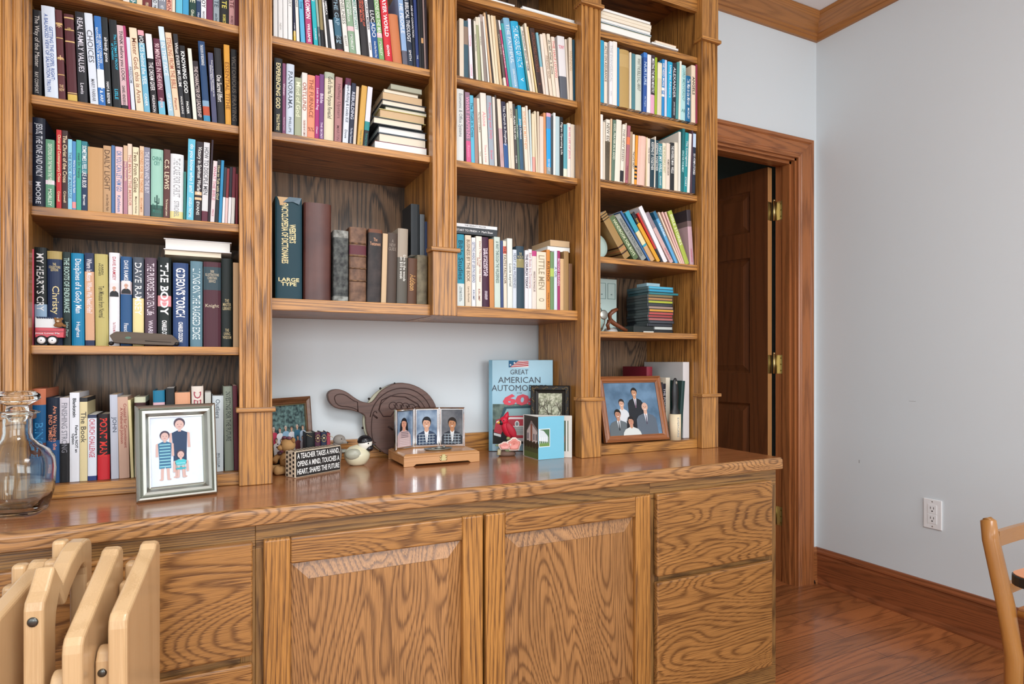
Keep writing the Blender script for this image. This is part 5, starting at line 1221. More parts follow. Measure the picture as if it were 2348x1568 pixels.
def mini_books():
    g='miniature books beside the bear'
    yaw=-8; x=.262; 
    for k,(w,cov,desc) in enumerate([(.026,'15181a','black miniature book with gold corner, nearest the bear'),(.016,'4a2438','plum miniature book with gilt spine medallion'),(.016,'222a40','navy miniature book with gilt medallion'),(.010,'8c3040','thin wine and white miniature book')]):
        M=T(x,1.872+.003*(k%2),ZT+.0005,0); h=.108-.004*(k==3)
        o=book_mesh(w,h,.05 if k else .06,M,desc,g,cov,'c8a860','',[],True,0,0)
        b=MB(); b.M=M
        if k in (1,2):
            for a in range(0,360,30): b.ell((w/2+.006*math.cos(math.radians(a)),-.0005,h-.018+.010*math.sin(math.radians(a))),(.0018,.0012,.0018),0,8,6)
            b.ell((w/2,-.0005,h-.018),(.003,.001,.004),0,8,6)
        else:
            for a in range(4): b.ell((.004+.004*a,-.0003,h-.006-.002*a),(.0016,.001,.0016),0,8,6)
        b.build('gilt_ornament',brass,o)
        x+=w+.0006
    c=(.352,1.893); b=MB(); b.M=T(c[0],c[1],ZT)
    b.ell((0,0,.045),(.014,.014,.0445),0,20,14); b.build('x',mat('8c8680',.7,0,1,.5)) if False else None
    r=thing('hedgehog_figurine','small grey pointed-snout animal figurine at right end of the miniature books','figurine',(c[0],c[1],ZT))
    b=MB(); b.M=T(c[0],c[1],ZT); b.ell((0,0,.04),(.016,.016,.0395),0,20,14); b.build('body',mat('8c8680',.8,0,1,.8),r)
    b=MB(); b.M=T(c[0],c[1],ZT); b.ell((.008,-.004,.082),(.018,.015,.015),0,20,12); b.tube([(.016,-.008,.078),(.030,-.012,.072)],[.010,.0025]); b.build('head',mat('a09a92',.8,0,1,.8),r)
    b=MB(); b.M=T(c[0],c[1],ZT); b.ell((.030,-.012,.0725),(.0028,.0028,.0028)); b.build('nose',black,r)
    b=MB(); b.M=T(c[0],c[1],ZT); b.ell((.012,-.0175,.085),(.002,.0015,.002)); b.build('eye',black,r)
mini_books()
# ------------------------------------------------------------------ automobile book leaning in the corner
def auto_book():
    a=(.893,2.004); b_=(1.098,1.912); w=math.hypot(b_[0]-a[0],b_[1]-a[1]); yaw=math.degrees(math.atan2(b_[1]-a[1],b_[0]-a[0])); h=.318
    M=T(a[0],a[1]-.012,ZT+.0012,yaw,-1.5)
    r=thing('large_book','large light blue automobile book with flag and red 60s lettering, standing upright','book',(a[0]+.1,a[1]-.05,ZT))
    def mk(): b=MB(); b.M=M; return b
    b=mk(); b.box(0,w,-.003,0,0,h); b.box(0,.003,0,.016,0,h); b.box(0,w,.016,.019,0,h); b.build('cover',mat('86b2c4',.2),r,bevel=.0008)
    b=mk(); b.box(.0035,w-.004,.0003,.0157,.004,h-.004); b.build('pages',pages,r)
    P=Pic(M,-.0034); 
    P.r(.0,.012,.0005,h-.0005,'6f9cb0')
    fx0,fx1,fz0,fz1=.076*w/.24,.152*w/.24,h-.026,h-.002
    fx0,fx1=w*.31,w*.62
    P.r(fx0,fx1,fz0,fz1,'e8e4e0')
    n=4
    for k in range(4):
        z0=fz0+k*(fz1-fz0)/4; P.p([(fx0+.004*k,z0),(fx1,min(fz1,z0+.005)),(fx1,min(fz1,z0+.009)),(fx0+.004*k,z0+.003)],'b02c3c')
    P.p([(fx0,fz0),(fx0+.004,fz0),(fx0+.035,fz1),(fx0,fz1)],'1c6088')
    for sx,sz in ((.006,.009),(.020,.016)):
        P.p([(fx0+sx+(.0045 if k%2==0 else .0018)*math.sin(k*math.pi/5),fz0+sz+(.0045 if k%2==0 else .0018)*math.cos(k*math.pi/5)) for k in range(10)],'f0f0f0')
    ix0,ix1,iz0,iz1=w*.06,w*.96,.025,h*.515
    P.r(ix0,ix1,iz0,iz1,'3c5048:708478:40'); P.r(ix0,ix1,iz0,iz0+.05,'24241f')
    # car: body, windscreen, bonnet, grille, bumpers, lamps
    X=lambda f: ix0+(ix1-ix0)*f; Z=lambda f: iz0+(iz1-iz0)*f
    P.p([(X(.12),Z(.62)),(X(.2),Z(.93)),(X(.75),Z(.97)),(X(.92),Z(.62))],'2c5058'); P.p([(X(.17),Z(.65)),(X(.24),Z(.88)),(X(.72),Z(.9)),(X(.86),Z(.65))],'88a8ac')
    P.p([(X(.02),Z(.30)),(X(.06),Z(.60)),(X(.25),Z(.70)),(X(.95),Z(.72)),(X(1),Z(.5)),(X(1),Z(.16)),(X(.4),Z(.12))],'b43c48')
    P.p([(X(.06),Z(.52)),(X(.3),Z(.62)),(X(.98),Z(.62)),(X(.98),Z(.66)),(X(.3),Z(.67)),(X(.07),Z(.57))],'e0d4d4')
    P.p([(X(.34),Z(.22)),(X(.30),Z(.45)),(X(1),Z(.46)),(X(1),Z(.2))],'c8ccc8')
    for k in range(7): P.r(X(.36),X(.98),Z(.24+.028*k),Z(.25+.028*k),'4c4c50')
    P.p(oval(X(.42),Z(.5),.008,.011),'e8e8e4'); P.p(oval(X(.42),Z(.5),.005,.007),'808c90')
    P.p([(X(.02),Z(.28)),(X(.4),Z(.14)),(X(1),Z(.14)),(X(1),Z(.07)),(X(.4),Z(.06)),(X(.02),Z(.22))],'d8dcdc')
    P.p(oval(X(.2),Z(.18),.012,.022),'1c1c1e')
    P.done('cover_print',r)
    tb=mk(); 
    for s,zc,ww,hh in (('GREAT',h-.042,w*.28,.017),('AMERICAN',h-.070,w*.66,.021),('AUTOMOBILES',h-.098,w*.86,.021),('OF THE',h-.1155,w*.08,.0035)):
        put_text(tb,s,lambda u,v:(w*.475+u,-.0052,zc+v),ww,hh,0,-.002 if hh>.01 else .01,fit=False)
    tb.build('title',mat('1c2c3c',.4),r,recalc=False)
    tb=mk(); put_text(tb,'60s',lambda u,v:(w*.50+u+.12*v,-.0054,h-.139+v),w*.56,.040,0,.05,fit=False); tb.build('title_number',mat('d03048',.4),r,recalc=False)
auto_book()
# ------------------------------------------------------------------ cardinal figurine
def cardinal():
    c=(.905,1.872); z=ZT; s=1.0
    r=thing('cardinal_figurine','red cardinal figurine perched on pink porcelain flowers, in front of automobile book','figurine',(c[0],c[1],z))
    def mk(): b=MB(); b.M=T(c[0],c[1],z,-14); return b
    red=mat('c02038',.45); 
    b=mk(); b.lathe([(.0001,.0005),(.024,.0005),(.028,.006),(.024,.014),(.014,.02),(.010,.03),(.0001,.034)],(0,0,0),18,sx=1.1,sy=.7); b.build('branch_base',mat('6c5448',.6),r)
    b=mk(); b.tube([(-.026,-.004,.006),(-.027,-.006,.02),(-.020,-.004,.03)],[.010,.007,.004]); b.build('stem',mat('c8c09c',.5),r)
    def petal(cx,cy,cz,rx,rz,col,tilt):
        b=mk(); vs=[];n=14
        for j in range(4):
            f=j/3
            for i in range(n):
                a=2*math.pi*i/n; wob=1+.13*math.sin(5*a)*f
                vs.append((cx+rx*f*math.cos(a)*wob,cy-.006+.010*(1-f)*0+.008*f*math.sin(a)*0-(.004*f*f),cz+rz*f*math.sin(a)*wob))
        b.add(vs,[(j*n+i,j*n+(i+1)%n,(j+1)*n+(i+1)%n,(j+1)*n+i) for j in range(3) for i in range(n)],0,True)
        o=b.build('flower',mat(col,.35),r); md=o.modifiers.new('thickness','SOLIDIFY'); md.thickness=.003
    for cx,cy,cz,rx,rz,rim,inn in ((-.012,-.012,.036,.022,.014,'e0ccc0','d89088'),(.020,-.012,.040,.024,.022,'e0d0c4','d8887c')):
        petal(cx,cy,cz,rx,rz,rim,0); petal(cx,cy-.0035,cz,rx*.8,rz*.78,inn,0)
    b=mk(); b.ell((.004,-.004,.058),(.007,.006,.006)); b.build('flower_bud',mat('8c9464',.5),r)
    for a,q in ((-.030,.038),(.002,.020)):
        b=mk(); b.ell((a,-.016,q),(.013,.002,.004),0,12,6); b.build('leaf',mat('7c8c64',.5),r)
    # bird
    b=mk(); b.M=b.M@Matrix.Translation((.003,.002,.088))@Matrix.Rotation(math.radians(-28),4,'Y')
    b.ell((0,0,0),(.0185,.017,.033),0,22,16); b.build('body',red,r)
    b=mk(); b.ell((-.010,0,.117),(.0145,.0135,.0145),0,20,14)
    b.tube([(-.006,0,.122),(.000,0,.137),(.004,0,.147)],[.011,.007,.001]); b.build('head',red,r)
    b=mk(); b.ell((-.0195,-.002,.112),(.0085,.0095,.0095),0,14,10); b.build('face_mask',mat('1f1517',.4),r)
    b=mk(); b.tube([(-.024,-.003,.112),(-.035,-.004,.110)],[.0058,.001]); b.build('beak',mat('d8a828',.3),r)
    b=mk(); b.ell((-.013,-.0125,.119),(.002,.0015,.002)); b.build('eye',mat('050505',.1),r)
    b=mk(); b.M=b.M@Matrix.Translation((.012,-.012,.086))@Matrix.Rotation(math.radians(-32),4,'Y'); b.ell((0,0,0),(.013,.006,.028),0,16,12); b.build('wing',mat('a81c30',.5),r)
    b=mk(); b.M=b.M@Matrix.Translation((.030,.004,.045))@Matrix.Rotation(math.radians(-12),4,'Y'); b.ell((0,0,0),(.006,.004,.032),0,14,10); b.build('tail',mat('a01a2c',.5),r)
cardinal()
# ------------------------------------------------------------------ black carved frame with tree picture
def tree_frame():
    a=(.992,1.868); b_=(1.100,1.792); w=math.hypot(b_[0]-a[0],b_[1]-a[1]); yaw=math.degrees(math.atan2(b_[1]-a[1],b_[0]-a[0])); h=.232
    M=T(a[0],a[1],ZT+.0008,yaw,-3)
    r=thing('photo_frame','black carved frame with gold scrolls and gnarled tree picture, beside the upright','picture frame',(a[0]+.06,a[1]-.04,ZT))
    fm=mat('1f1c18',.45)
    frame(M,w,h,.026,fm,r,[(0,-.006),(0,.008),(.003,.011),(.014,.011),(.017,.004),(.026,.001),(.026,-.006)])
    for side in range(3):
        b=MB(); b.M=M
        n=5 if side!=1 else 4
        L=h if side!=1 else w
        for k in range(7 if side!=1 else 4):
            t=(k+.5)/(7 if side!=1 else 4)*L
            for a0 in (0,):
                pts=[]
                for j in range(9):
                    f=j/8; u=t+.010*(f-.5)*2; v=.0085+.0035*math.sin(f*2*math.pi)
                    if side==0: pts.append((v,-.0113,u))
                    elif side==2: pts.append((w-v,-.0113,u))
                    else: pts.append((u,-.0113,h-v))
                b.tube(pts,.0009,0,5)
        b.build('gold_scroll',mat('8c7444',.4,.6),r)
    P=Pic(M,-.0004); P.r(.024,w-.024,.024,h-.024,'7c8064:c8c8b0:110')
    rnd=random.Random(11)
    for i in range(0): P.p(oval(rnd.uniform(.028,w-.028),rnd.uniform(.10,h-.028),.004,.003,7),rnd.choice(['b8b89c','8c8c6c','c8c8b4','76765c']))
    def br(x,z,a,l,t,d):
        x2=min(w-.026,max(.026,x+l*math.cos(a))); z2=min(h-.027,max(.03,z+l*math.sin(a))); nx,nz=-math.sin(a)*t,math.cos(a)*t
        P.p([(x-nx,z-nz),(x2-nx*.7,z2-nz*.7),(x2+nx*.7,z2+nz*.7),(x+nx,z+nz)],'453a2e')
        if d: 
            for s in (-.6,.5): br(x2,z2,a+s+rnd.uniform(-.35,.35),l*.78,t*.68,d-1)
    br(w*.42,.04,1.7,.045,.004,5); br(w*.55,.05,1.2,.04,.003,5)
    P.done('picture',r)
    q=MB(); q.M=M; q.box(.004,w-.004,.0,.005,.004,h-.004); q.build('backing',mat('2a2622',.7),r)
tree_frame()
# ------------------------------------------------------------------ folded brochure
def brochure():
    z=ZT+.0006; h=.137
    A=(.955,1.850); Bp=(.954,1.744); C=(1.050,1.745); D=(1.075,1.737)
    r=thing('brochure','standing folded blue brochure with white house photos in front of black frame','brochure',(Bp[0],Bp[1],ZT))
    def leaf(p,q,name,fn,t=.0012,base='e4e2dc'):
        w=math.hypot(q[0]-p[0],q[1]-p[1]); M=T(p[0],p[1],z,math.degrees(math.atan2(q[1]-p[1],q[0]-p[0])))
        b=MB(); b.M=M; b.box(0,w,0,t,0,h); o=b.build(name,mat(base,.4),r)
        P=Pic(M,-.0002); fn(P,w); P.done('print',o)
    def house(P,w):
        P.r(.006,w,.001,h-.001,'3c3c34'); P.r(.006,w,.001,.05,'4c5434'); P.r(.006,w,.001,.02,'5c6c3c')
        P.p([(w*.25,.055),(w*.25,.085),(w*.55,.118),(w*.95,.09),(w*.95,.05)],'d0c8c4'); P.p([(w*.5,.055),(w*.5,.12),(w*.62,.12),(w*.62,.055)],'94604c')
        P.p([(w*.22,.083),(w*.55,.122),(w*.97,.095),(w*.97,.086),(w*.55,.112)],'8c8884')
        for k in (.3,.7,.85): P.r(w*k,w*(k+.06),.06,.08,'4c5460')
        for k in range(5): P.p(oval(w*(.15+.2*k),.045,.010,.012,9),'35301f')
    def blue(P,w):
        P.r(.0,w,.0,h,'74b8d0'); P.r(w*.02,w*.45,.040,.098,'e8ece8'); P.r(w*.04,w*.43,.042,.096,'4c6c4c')
        P.p([(w*.04,.06),(w*.04,.096),(w*.2,.092),(w*.36,.075),(w*.36,.056)],'c8d0d4'); P.r(w*.04,w*.43,.042,.052,'6c8c4c')
        for k in range(5): P.r(w*(.08+.07*k),w*(.095+.07*k),.052,.072,'e8ecec')
    def porch(P,w):
        P.r(.0,w,.0,h,'d0ccc4'); P.r(w*.2,w*.93,.020,.120,'5c6450')
        for k in (.68,.78,.88): P.r(w*k,w*(k+.03),.02,.12,'dcdcd8')
        P.p(oval(w*.8,.06,.010,.02,10),'a05c4c')
    leaf(A,D,'back_leaf',porch); leaf((A[0],A[1]-.0008),Bp,'front_leaf',house); leaf(Bp,C,'blue_leaf',blue,base='c8d4d8')
brochure()
# ------------------------------------------------------------------ portrait frame in the right bay
def portrait():
    a=(1.226,1.768); b_=(1.492,1.756); w=math.hypot(b_[0]-a[0],b_[1]-a[1]); yaw=math.degrees(math.atan2(b_[1]-a[1],b_[0]-a[0])); h=.232
    M=T(a[0],a[1],.7797,yaw,-14.5)
    r=thing('photo_frame','wide wooden frame with studio portrait of five people, in the right bay','picture frame',(a[0]+.13,a[1]+.02,.777))
    fX=oak('frame_oak','X','9c6038','5f3820',rough=.3,freq=16,lines=.4,stretch=.06,pore=.1); fZ=oak('frame_oak_upright','Z','9c6038','5f3820',rough=.3,freq=16,lines=.4,stretch=.06,pore=.1)
    frame(M,w,h,.023,[fX,fZ],r,[(0,-.006),(0,.008),(.005,.011),(.009,.007),(.016,.009),(.020,.005),(.023,.004),(.023,-.006)])
    P=Pic(M,-.001); W0,W1,H0,H1=.021,w-.021,.021,h-.021
    P.r(W0,W1,H0,H1,'42607a:6484a0:16')
    rnd=random.Random(2)
    for i in range(0):
        P.p(oval(rnd.uniform(W0+.03,W1-.03),rnd.uniform(H0+.03,H1-.02),rnd.uniform(.01,.026),rnd.uniform(.006,.016),14),rnd.choice(['547890','5c8098','46667e','6488a0']))
    X=lambda f:W0+(W1-W0)*f; Z=lambda f:H0+(H1-H0)*f
    bust(P,X(.30),Z(.60),.030,'c89c84','2a2424','c8ccd0',bottom=H0,w=.85)
    bust(P,X(.56),Z(.80),.032,'b88868','1c1614','1f2228',shirt='d8dce4',tie='6c5064',bottom=H0,w=1.0)
    bust(P,X(.20),Z(.40),.033,'b08068','17130f','5c6468',shirt='dce0e4',tie='24282c',bottom=H0,w=1.15)
    bust(P,X(.72),Z(.52),.036,'c8a08c','8c8480','56606c',shirt='e0e0e4',tie='4c4858',bottom=H0,w=1.15,bald=True)
    bust(P,X(.42),Z(.26),.032,'b8866c','1c1618','c8ccc8',longhair=True,bottom=H0,w=1.1)
    P.done('photograph',r)
    q=MB(); q.M=M; q.box(.004,w-.004,.0,.004,.004,h-.004); q.prismX([(.006,h*.7),(.009,h*.7),(.085,.004+.02),(.081,.004+.02)],w/2-.02,w/2+.02); q.build('backing_easel',mat('3a3028',.7),r)
portrait()
def binder():
    r=thing('ring_binder','tall glossy white ring binder standing against the right bay side','binder',(1.58,1.77,.777))
    x0,x1,y0,y1,z0,z1=1.574,1.603,1.772,1.998,.7775,1.057
    MB().box(x0,x0+.003,y0+.003,y1,z0,z1).build('front_cover',mat('c4c4c2',.25),r,bevel=.001)
    MB().box(x1-.003,x1,y0+.003,y1,z0,z1).build('back_cover',mat('c4c4c2',.25),r,bevel=.001)
    MB().box(x0,x1,y0,y0+.003,z0,z1).build('spine',mat('cfcccc',.25),r,bevel=.001)
    MB().box(x0+.004,x1-.004,y0+.012,y1-.008,z0+.006,z1-.008).build('pages',pagesW,r)
binder()
def lint_roller():
    c=(1.519,1.752,.7776)
    r=thing('lint_roller','black handled lint roller with cream paper roll standing beside portrait','roller',c)
    MB().lathe([(.0001,0),(.0205,0),(.0205,.093),(.0001,.093)],c,28).build('paper_roll',mat('dccbaa',.6),r)
    MB().lathe([(.0205,.0935),(.019,.100),(.013,.112),(.0115,.125),(.0135,.15),(.0140,.17),(.0125,.19),(.009,.212),(.004,.2215),(.0001,.2225)],c,24,sy=.6).lathe([(.0001,.0935),(.0205,.0935)],c,24,sy=1).build('handle',mat('18191b',.4),r)
    MB().ell((c[0],c[1]-.0062,c[2]+.205),(.004,.0035,.0055),0,12,8).build('hanging_hole',mat('8c887c',.6),r)
    b=MB(); zc=c[2]+.046
    put_text(b,'EVERCARE',lambda u,v:(c[0]+.021*math.sin(v/.021)-.003,c[1]-.0208*math.cos(v/.021),zc-u),.07,.008,0,.01,fit=False)
    b.build('lettering',mat('8c9498',.6),r,recalc=False)
lint_roller()
b=Matrix.Translation((1.5415,1.758,.7797))@Matrix.Rotation(math.radians(4.5),4,'Y')
book_mesh(.0145,.21,.12,b,'dark green book tilting between lint roller and binder','books on bottom shelf of right bay','1f3a38','8c9c94','',[],True,0,0)
# ------------------------------------------------------------------ CD stack and neighbours on the fifth shelf
def cds():
    z=1.1604; g='stacked disc cases on the fifth shelf of right bay'
    L=[('17181a','1f2022','black disc case, lowest of the stack',.0135),('4a4c4c','b8bcb8','silver-edged disc case above the lowest',.0125),('26282c','2c3038','black disc case, third from bottom',.0105),('202428','3c4048','charcoal disc case, fourth from bottom',.0105),
       ('34383a','a8605c','rose red disc case, fifth from bottom',.0105),('303436','9c3c3c','dark red disc case, sixth from bottom',.0105),('384040','b04c48','brick disc case, seventh from bottom',.0105),('2c3234','c89038','orange disc case, eighth from bottom',.0105),('343a3c','9c8478','taupe disc case, ninth from bottom',.0105),
       ('2a3032','3a3c40','black disc case, sixth from top',.0105),('3c4444','a8b038','yellow-green disc case in the middle',.0105),('3c4040','a87c50','tan disc case, under the olive one',.0105),('444848','7c6c44','olive brown disc case, fourth coloured from top',.0105),
       ('3c5c60','2c7c84','wide teal disc case overhanging right',.009),('405c64','2c94b8','blue disc case, third from top',.0105),('50686c','48a8c8','cyan disc case, second from top',.0105)]
    rnd=random.Random(9)
    for i,(side,front,desc,h) in enumerate(L):
        x0=1.435+rnd.uniform(-.003,.003); w=.117; y0=1.80+rnd.uniform(-.003,.003)
        if i<2: x0,w=1.463,.088
        if i==13: w=.138; x0=1.44
        r=thing('disc_case',desc,'disc case',(x0+w/2,y0+.06,z),g)
        B(x0,x0+w,y0,y0+.125,z+.0002,z+h-.0002).build('case',mat(side,.12),r,bevel=.0008)
        B(x0+.004,x0+w-.004,y0-.0006,y0,z+.0016,z+h-.0016).build('paper_spine',mat(front,.3),r)
        z+=h
    r=tag(B(1.442,1.502,1.815,1.875,z+.0002,z+.013).build('disc_case',mat('9cc0cc',.15),None,bevel=.001,origin=(1.47,1.84,z)),'small square pale blue disc case lying topmost of the stack','disc case',g)
    r=thing('video_case','black video case lying left under the disc stack','video case',(1.43,1.87,1.16))
    B(1.372,1.4615,1.80,1.93,1.1606,1.1855).build('case',mat('1c2220',.35),r,bevel=.001)
    B(1.415,1.4605,1.7994,1.80,1.1625,1.168).build('sticker',mat('c8c8c0',.5),r)
cds()
def switch_panel():
    x0,z0=onY(1370,738,1.93); x1,z1=onY(1414,641,1.93); z0=1.1606
    r=thing('paneled_board','pale grey-green upright board with two recessed panels, behind glass vase','board',(x0,1.93,1.16))
    B(x0-.03,x1,1.93,1.944,z0,z1).build('board',mat('b8ccc6',.4),r,bevel=.001)
    w=x1-x0
    for k in (0,1):
        a=x0-.004+k*w*.5+.006; b=MB(); c=a+w*.40
        zt=z1-.016; zb=z1-.075
        for q in ((a,c,zt-.0015,zt),(a,c,zb,zb+.0015),(a,a+.0015,zb,zt),(c-.0015,c,zb,zt)): b.box(q[0],q[1],1.9285,1.93,q[2],q[3])
        b.ell((a+w*.2,1.929,zb+.017),(.004,.0015,.002),0,8,6); b.build('panel_moulding',mat('6f8c88',.4),r)
switch_panel()
def glass_vase():
    c=(1.213,1.81,1.1606)
    r=thing('glass_vase','round clear glass vase with silver medallion, at left on fifth shelf','vase',c)
    b=MB(); b.lathe([(.0001,0),(.018,0),(.027,.008),(.035,.03),(.037,.048),(.033,.065),(.024,.078),(.018,.088),(.021,.1),(.019,.1),(.0163,.088),(.022,.077),(.031,.064),(.035,.048),(.033,.031),(.0255,.010),(.016,.003),(.0001,.003)],c,32); b.build('vase_body',glass,r)
    b=MB(); b.M=Matrix.Translation((c[0]+.012,c[1]-.036,c[2]+.058))@Matrix.Rotation(math.radians(90),4,'X'); b.lathe([(.0001,0),(.015,0),(.0165,.0015),(.0145,.003),(.0001,.003)],(0,0,0),24); b.build('medallion',silver,r)
glass_vase()
def driftwood():
    c=(1.262,1.80,1.1606)
    r=thing('driftwood_figure','polished brown driftwood sculpture leaning by the glass vase','sculpture',c)
    q=lambda px,py,Y=1.80:(onY(px,py,Y)[0],Y,onY(px,py,Y)[1])
    br=mat('6c3c24',.35)
    MB().tube([q(1437,758),q(1424,751),q(1410,743),q(1400,735),q(1397,722),q(1405,714),q(1415,709)],[.006,.007,.008,.009,.009,.008,.006],0,12).build('branch',br,r)
    MB().tube([q(1397,735),q(1393,745),q(1396,756)],[.008,.007,.006],0,12).build('side_branch',br,r)
    b=MB(); c2=onY(1402,757,1.84)[0]; b.lathe([(.0001,0),(.024,0),(.026,.006),(.02,.016),(.0001,.019)],(c2,1.845,1.1606),22); o=b.build('white_stone',mat('d8d8d4',.5),None,origin=(c2,1.845,1.1606)); tag(o,'smooth white stone base behind the driftwood','stone')
driftwood()
def plate():
    cx,cz=onY(1373,566,1.86); R=.047
    b=MB(); b.M=Matrix.Translation((1.209,1.79,1.4105+.0425))@Matrix.Rotation(math.radians(8),4,'Z')@Matrix.Rotation(math.radians(82),4,'X')@Matrix.Scale(.55,4)
    b.lathe([(.0001,0),(.035,0),(.055,.006),(.074,.012),(.0745,.0135),(.054,.008),(.034,.002),(.0001,.002)],(0,0,0),40)
    o=b.build('plate',mat('a9bdb4',.2),None,origin=(1.205,1.80,1.41)); tag(o,'pale green round plate standing on edge left of leaning handbooks','plate')
    md=o.modifiers.new('thickness','SOLIDIFY'); md.thickness=.001
plate()
# ------------------------------------------------------------------ wagon ornament and flat wooden case on the fourth shelf
def wagon():
    z=1.0965; Y=1.7535; x0=-.349+.004; x1=onY(147,770,Y)[0]
    r=thing('toy_wagon','little red wagon ornament with white crate and tiny bear at left end','ornament',((x0+x1)/2,Y,z))
    redm=mat('b82838',.35)
    zb=z+.018; zt=z+.040
    MB().prism([(x0,zb),(x1-.001,zb),(x1,zt),(x0,zt)],Y,Y+.024).build('wagon_body',redm,r,bevel=.001)
    B(x0,x1-.001,Y-.001,Y,zt-.009,zt-.007).build('rail_line',mat('8c1c2a',.4),r)
    B(x0,x1-.012,Y+.003,Y+.018,zt+.0003,zt+.024).build('white_crate',mat('d8dcdc',.5),r)
    b=MB()
    for k in range(9): 
        xx=x0+.001+(x1-x0-.016)*k/9; b.prism([(xx,zt+.0245),(xx+.0035,zt+.021),(xx+.0055,zt+.0215),(xx+.004,zt+.0255)],Y+.0015,Y+.003)
    b.build('rope_trim',mat('20304c',.6),r)
    for px in (72,121):
        xx=max(onY(px,782,Y)[0],x0+.0125)
        b=MB(); b.M=Matrix.Translation((xx,Y-.0015,z+.0112))@Matrix.Rotation(math.radians(90),4,'X')
        b.lathe([(.0001,-.003),(.0108,-.003),(.0112,-.001),(.0112,.002),(.0095,.003),(.0001,.003)],(0,0,0),22); o=b.build('wheel',mat('1c1c1e',.5),r)
        b=MB(); b.M=Matrix.Translation((xx,Y-.0045,z+.0112))@Matrix.Rotation(math.radians(90),4,'X'); b.lathe([(.0001,0),(.0078,0),(.0078,.0012),(.0015,.0022),(.0001,.0022)],(0,0,0),20); b.build('hubcap',mat('e4e4e4',.4),o)
        b=MB(); b.ell((xx,Y-.0068,z+.0112),(.0013,.001,.0013),0,8,6); b.build('hub',black,o)
    bc=(x1-.009,Y-.004,zt+.008); fur=mat('94683f',.8,0,1,.6)
    b=MB(); b.ell(bc,(.0085,.005,.007)); b.ell((bc[0]-.001,bc[1]-.001,bc[2]+.008),(.007,.0055,.0065)); b.ell((bc[0]-.007,bc[1],bc[2]+.013),(.003,.002,.003)); b.ell((bc[0]+.005,bc[1],bc[2]+.013),(.003,.002,.003))
    b.tube([(bc[0]+.004,bc[1],bc[2]),(bc[0]+.013,bc[1]-.001,bc[2]-.004)],.003); b.tube([(bc[0]-.004,bc[1],bc[2]),(bc[0]-.009,bc[1]-.001,bc[2]-.004)],.003); b.build('bear',fur,r)
    b=MB(); b.ell((bc[0]-.001,bc[1]-.0065,bc[2]+.007),(.003,.0018,.0026)); b.build('bear_muzzle',mat('c8b090',.7),r)
    b=MB(); put_text(b,'Jesus Loves Me',lambda u,v:((x0+x1)/2-.004+u,Y-.0013,zb+.009+v),.046,.0045,0,.01,fit=False); b.build('lettering',mat('f0e8e8',.5),r,recalc=False)
wagon()
def flat_case():
    Y=1.748; q=[(1170,440),(1200,415),(1262,380),(1500,390),(1900,412),(2062,430),(2120,480),(2170,530),(2080,580),(1700,568),(1240,540)]
    pts=[onY(60+x/6.179,700+y/6.179,Y) for x,y in q]
    zmin=min(p[1] for p in pts); pts=[(x,z-zmin+1.0975+.002) for x,z in pts]
    b=MB(); n=len(pts); zb=1.0985
    f=[(x,Y+(z-zb)*.55,z) for x,z in pts]; k=[(x,y+.007,z-.002) for x,y,z in f]
    b.add(f+k,[list(range(n)),list(range(2*n-1,n-1,-1))]+[(i,(i+1)%n,n+(i+1)%n,n+i) for i in range(n)])
    o=b.build('wooden_case',oak('dark_plain_wood','X','5c5044','3c332b',rough=.6,freq=8,lines=.3,stretch=.08,pore=.2),None,origin=(pts[4][0],Y,1.0965),bevel=.001)
    tag(o,'flat dark brown eight-sided wooden case with slot, propped before the books','case')
    X=lambda f_:pts[0][0]+(pts[7][0]-pts[0][0])*f_
    b=MB(); 
    def onf(x,z): return (x,Y+(z-zb)*.55-.0006,z)
    b.add([onf(X(.50),zb+.0115),onf(X(.88),zb+.0085),onf(X(.88),zb+.0075),onf(X(.5),zb+.0100)],[(0,1,2,3)]); b.build('slot',mat('0e0c0b',.8),o,recalc=False)
    b=MB(); cc=(X(.26),zb+.018); b.add([onf(cc[0]+.0065*math.cos(a*math.pi/6),cc[1]+.003*math.sin(a*math.pi/6)) for a in range(12)],[list(range(12))]); b.build('green_patch',mat('5c7868',.6),o,recalc=False)
    for xx in (pts[0][0]+.004,pts[7][0]-.006):
        b=MB(); b.ell((xx,Y+.008,1.1025),(.006,.008,.005)); b.build('black_hinge',black,o)
flat_case()
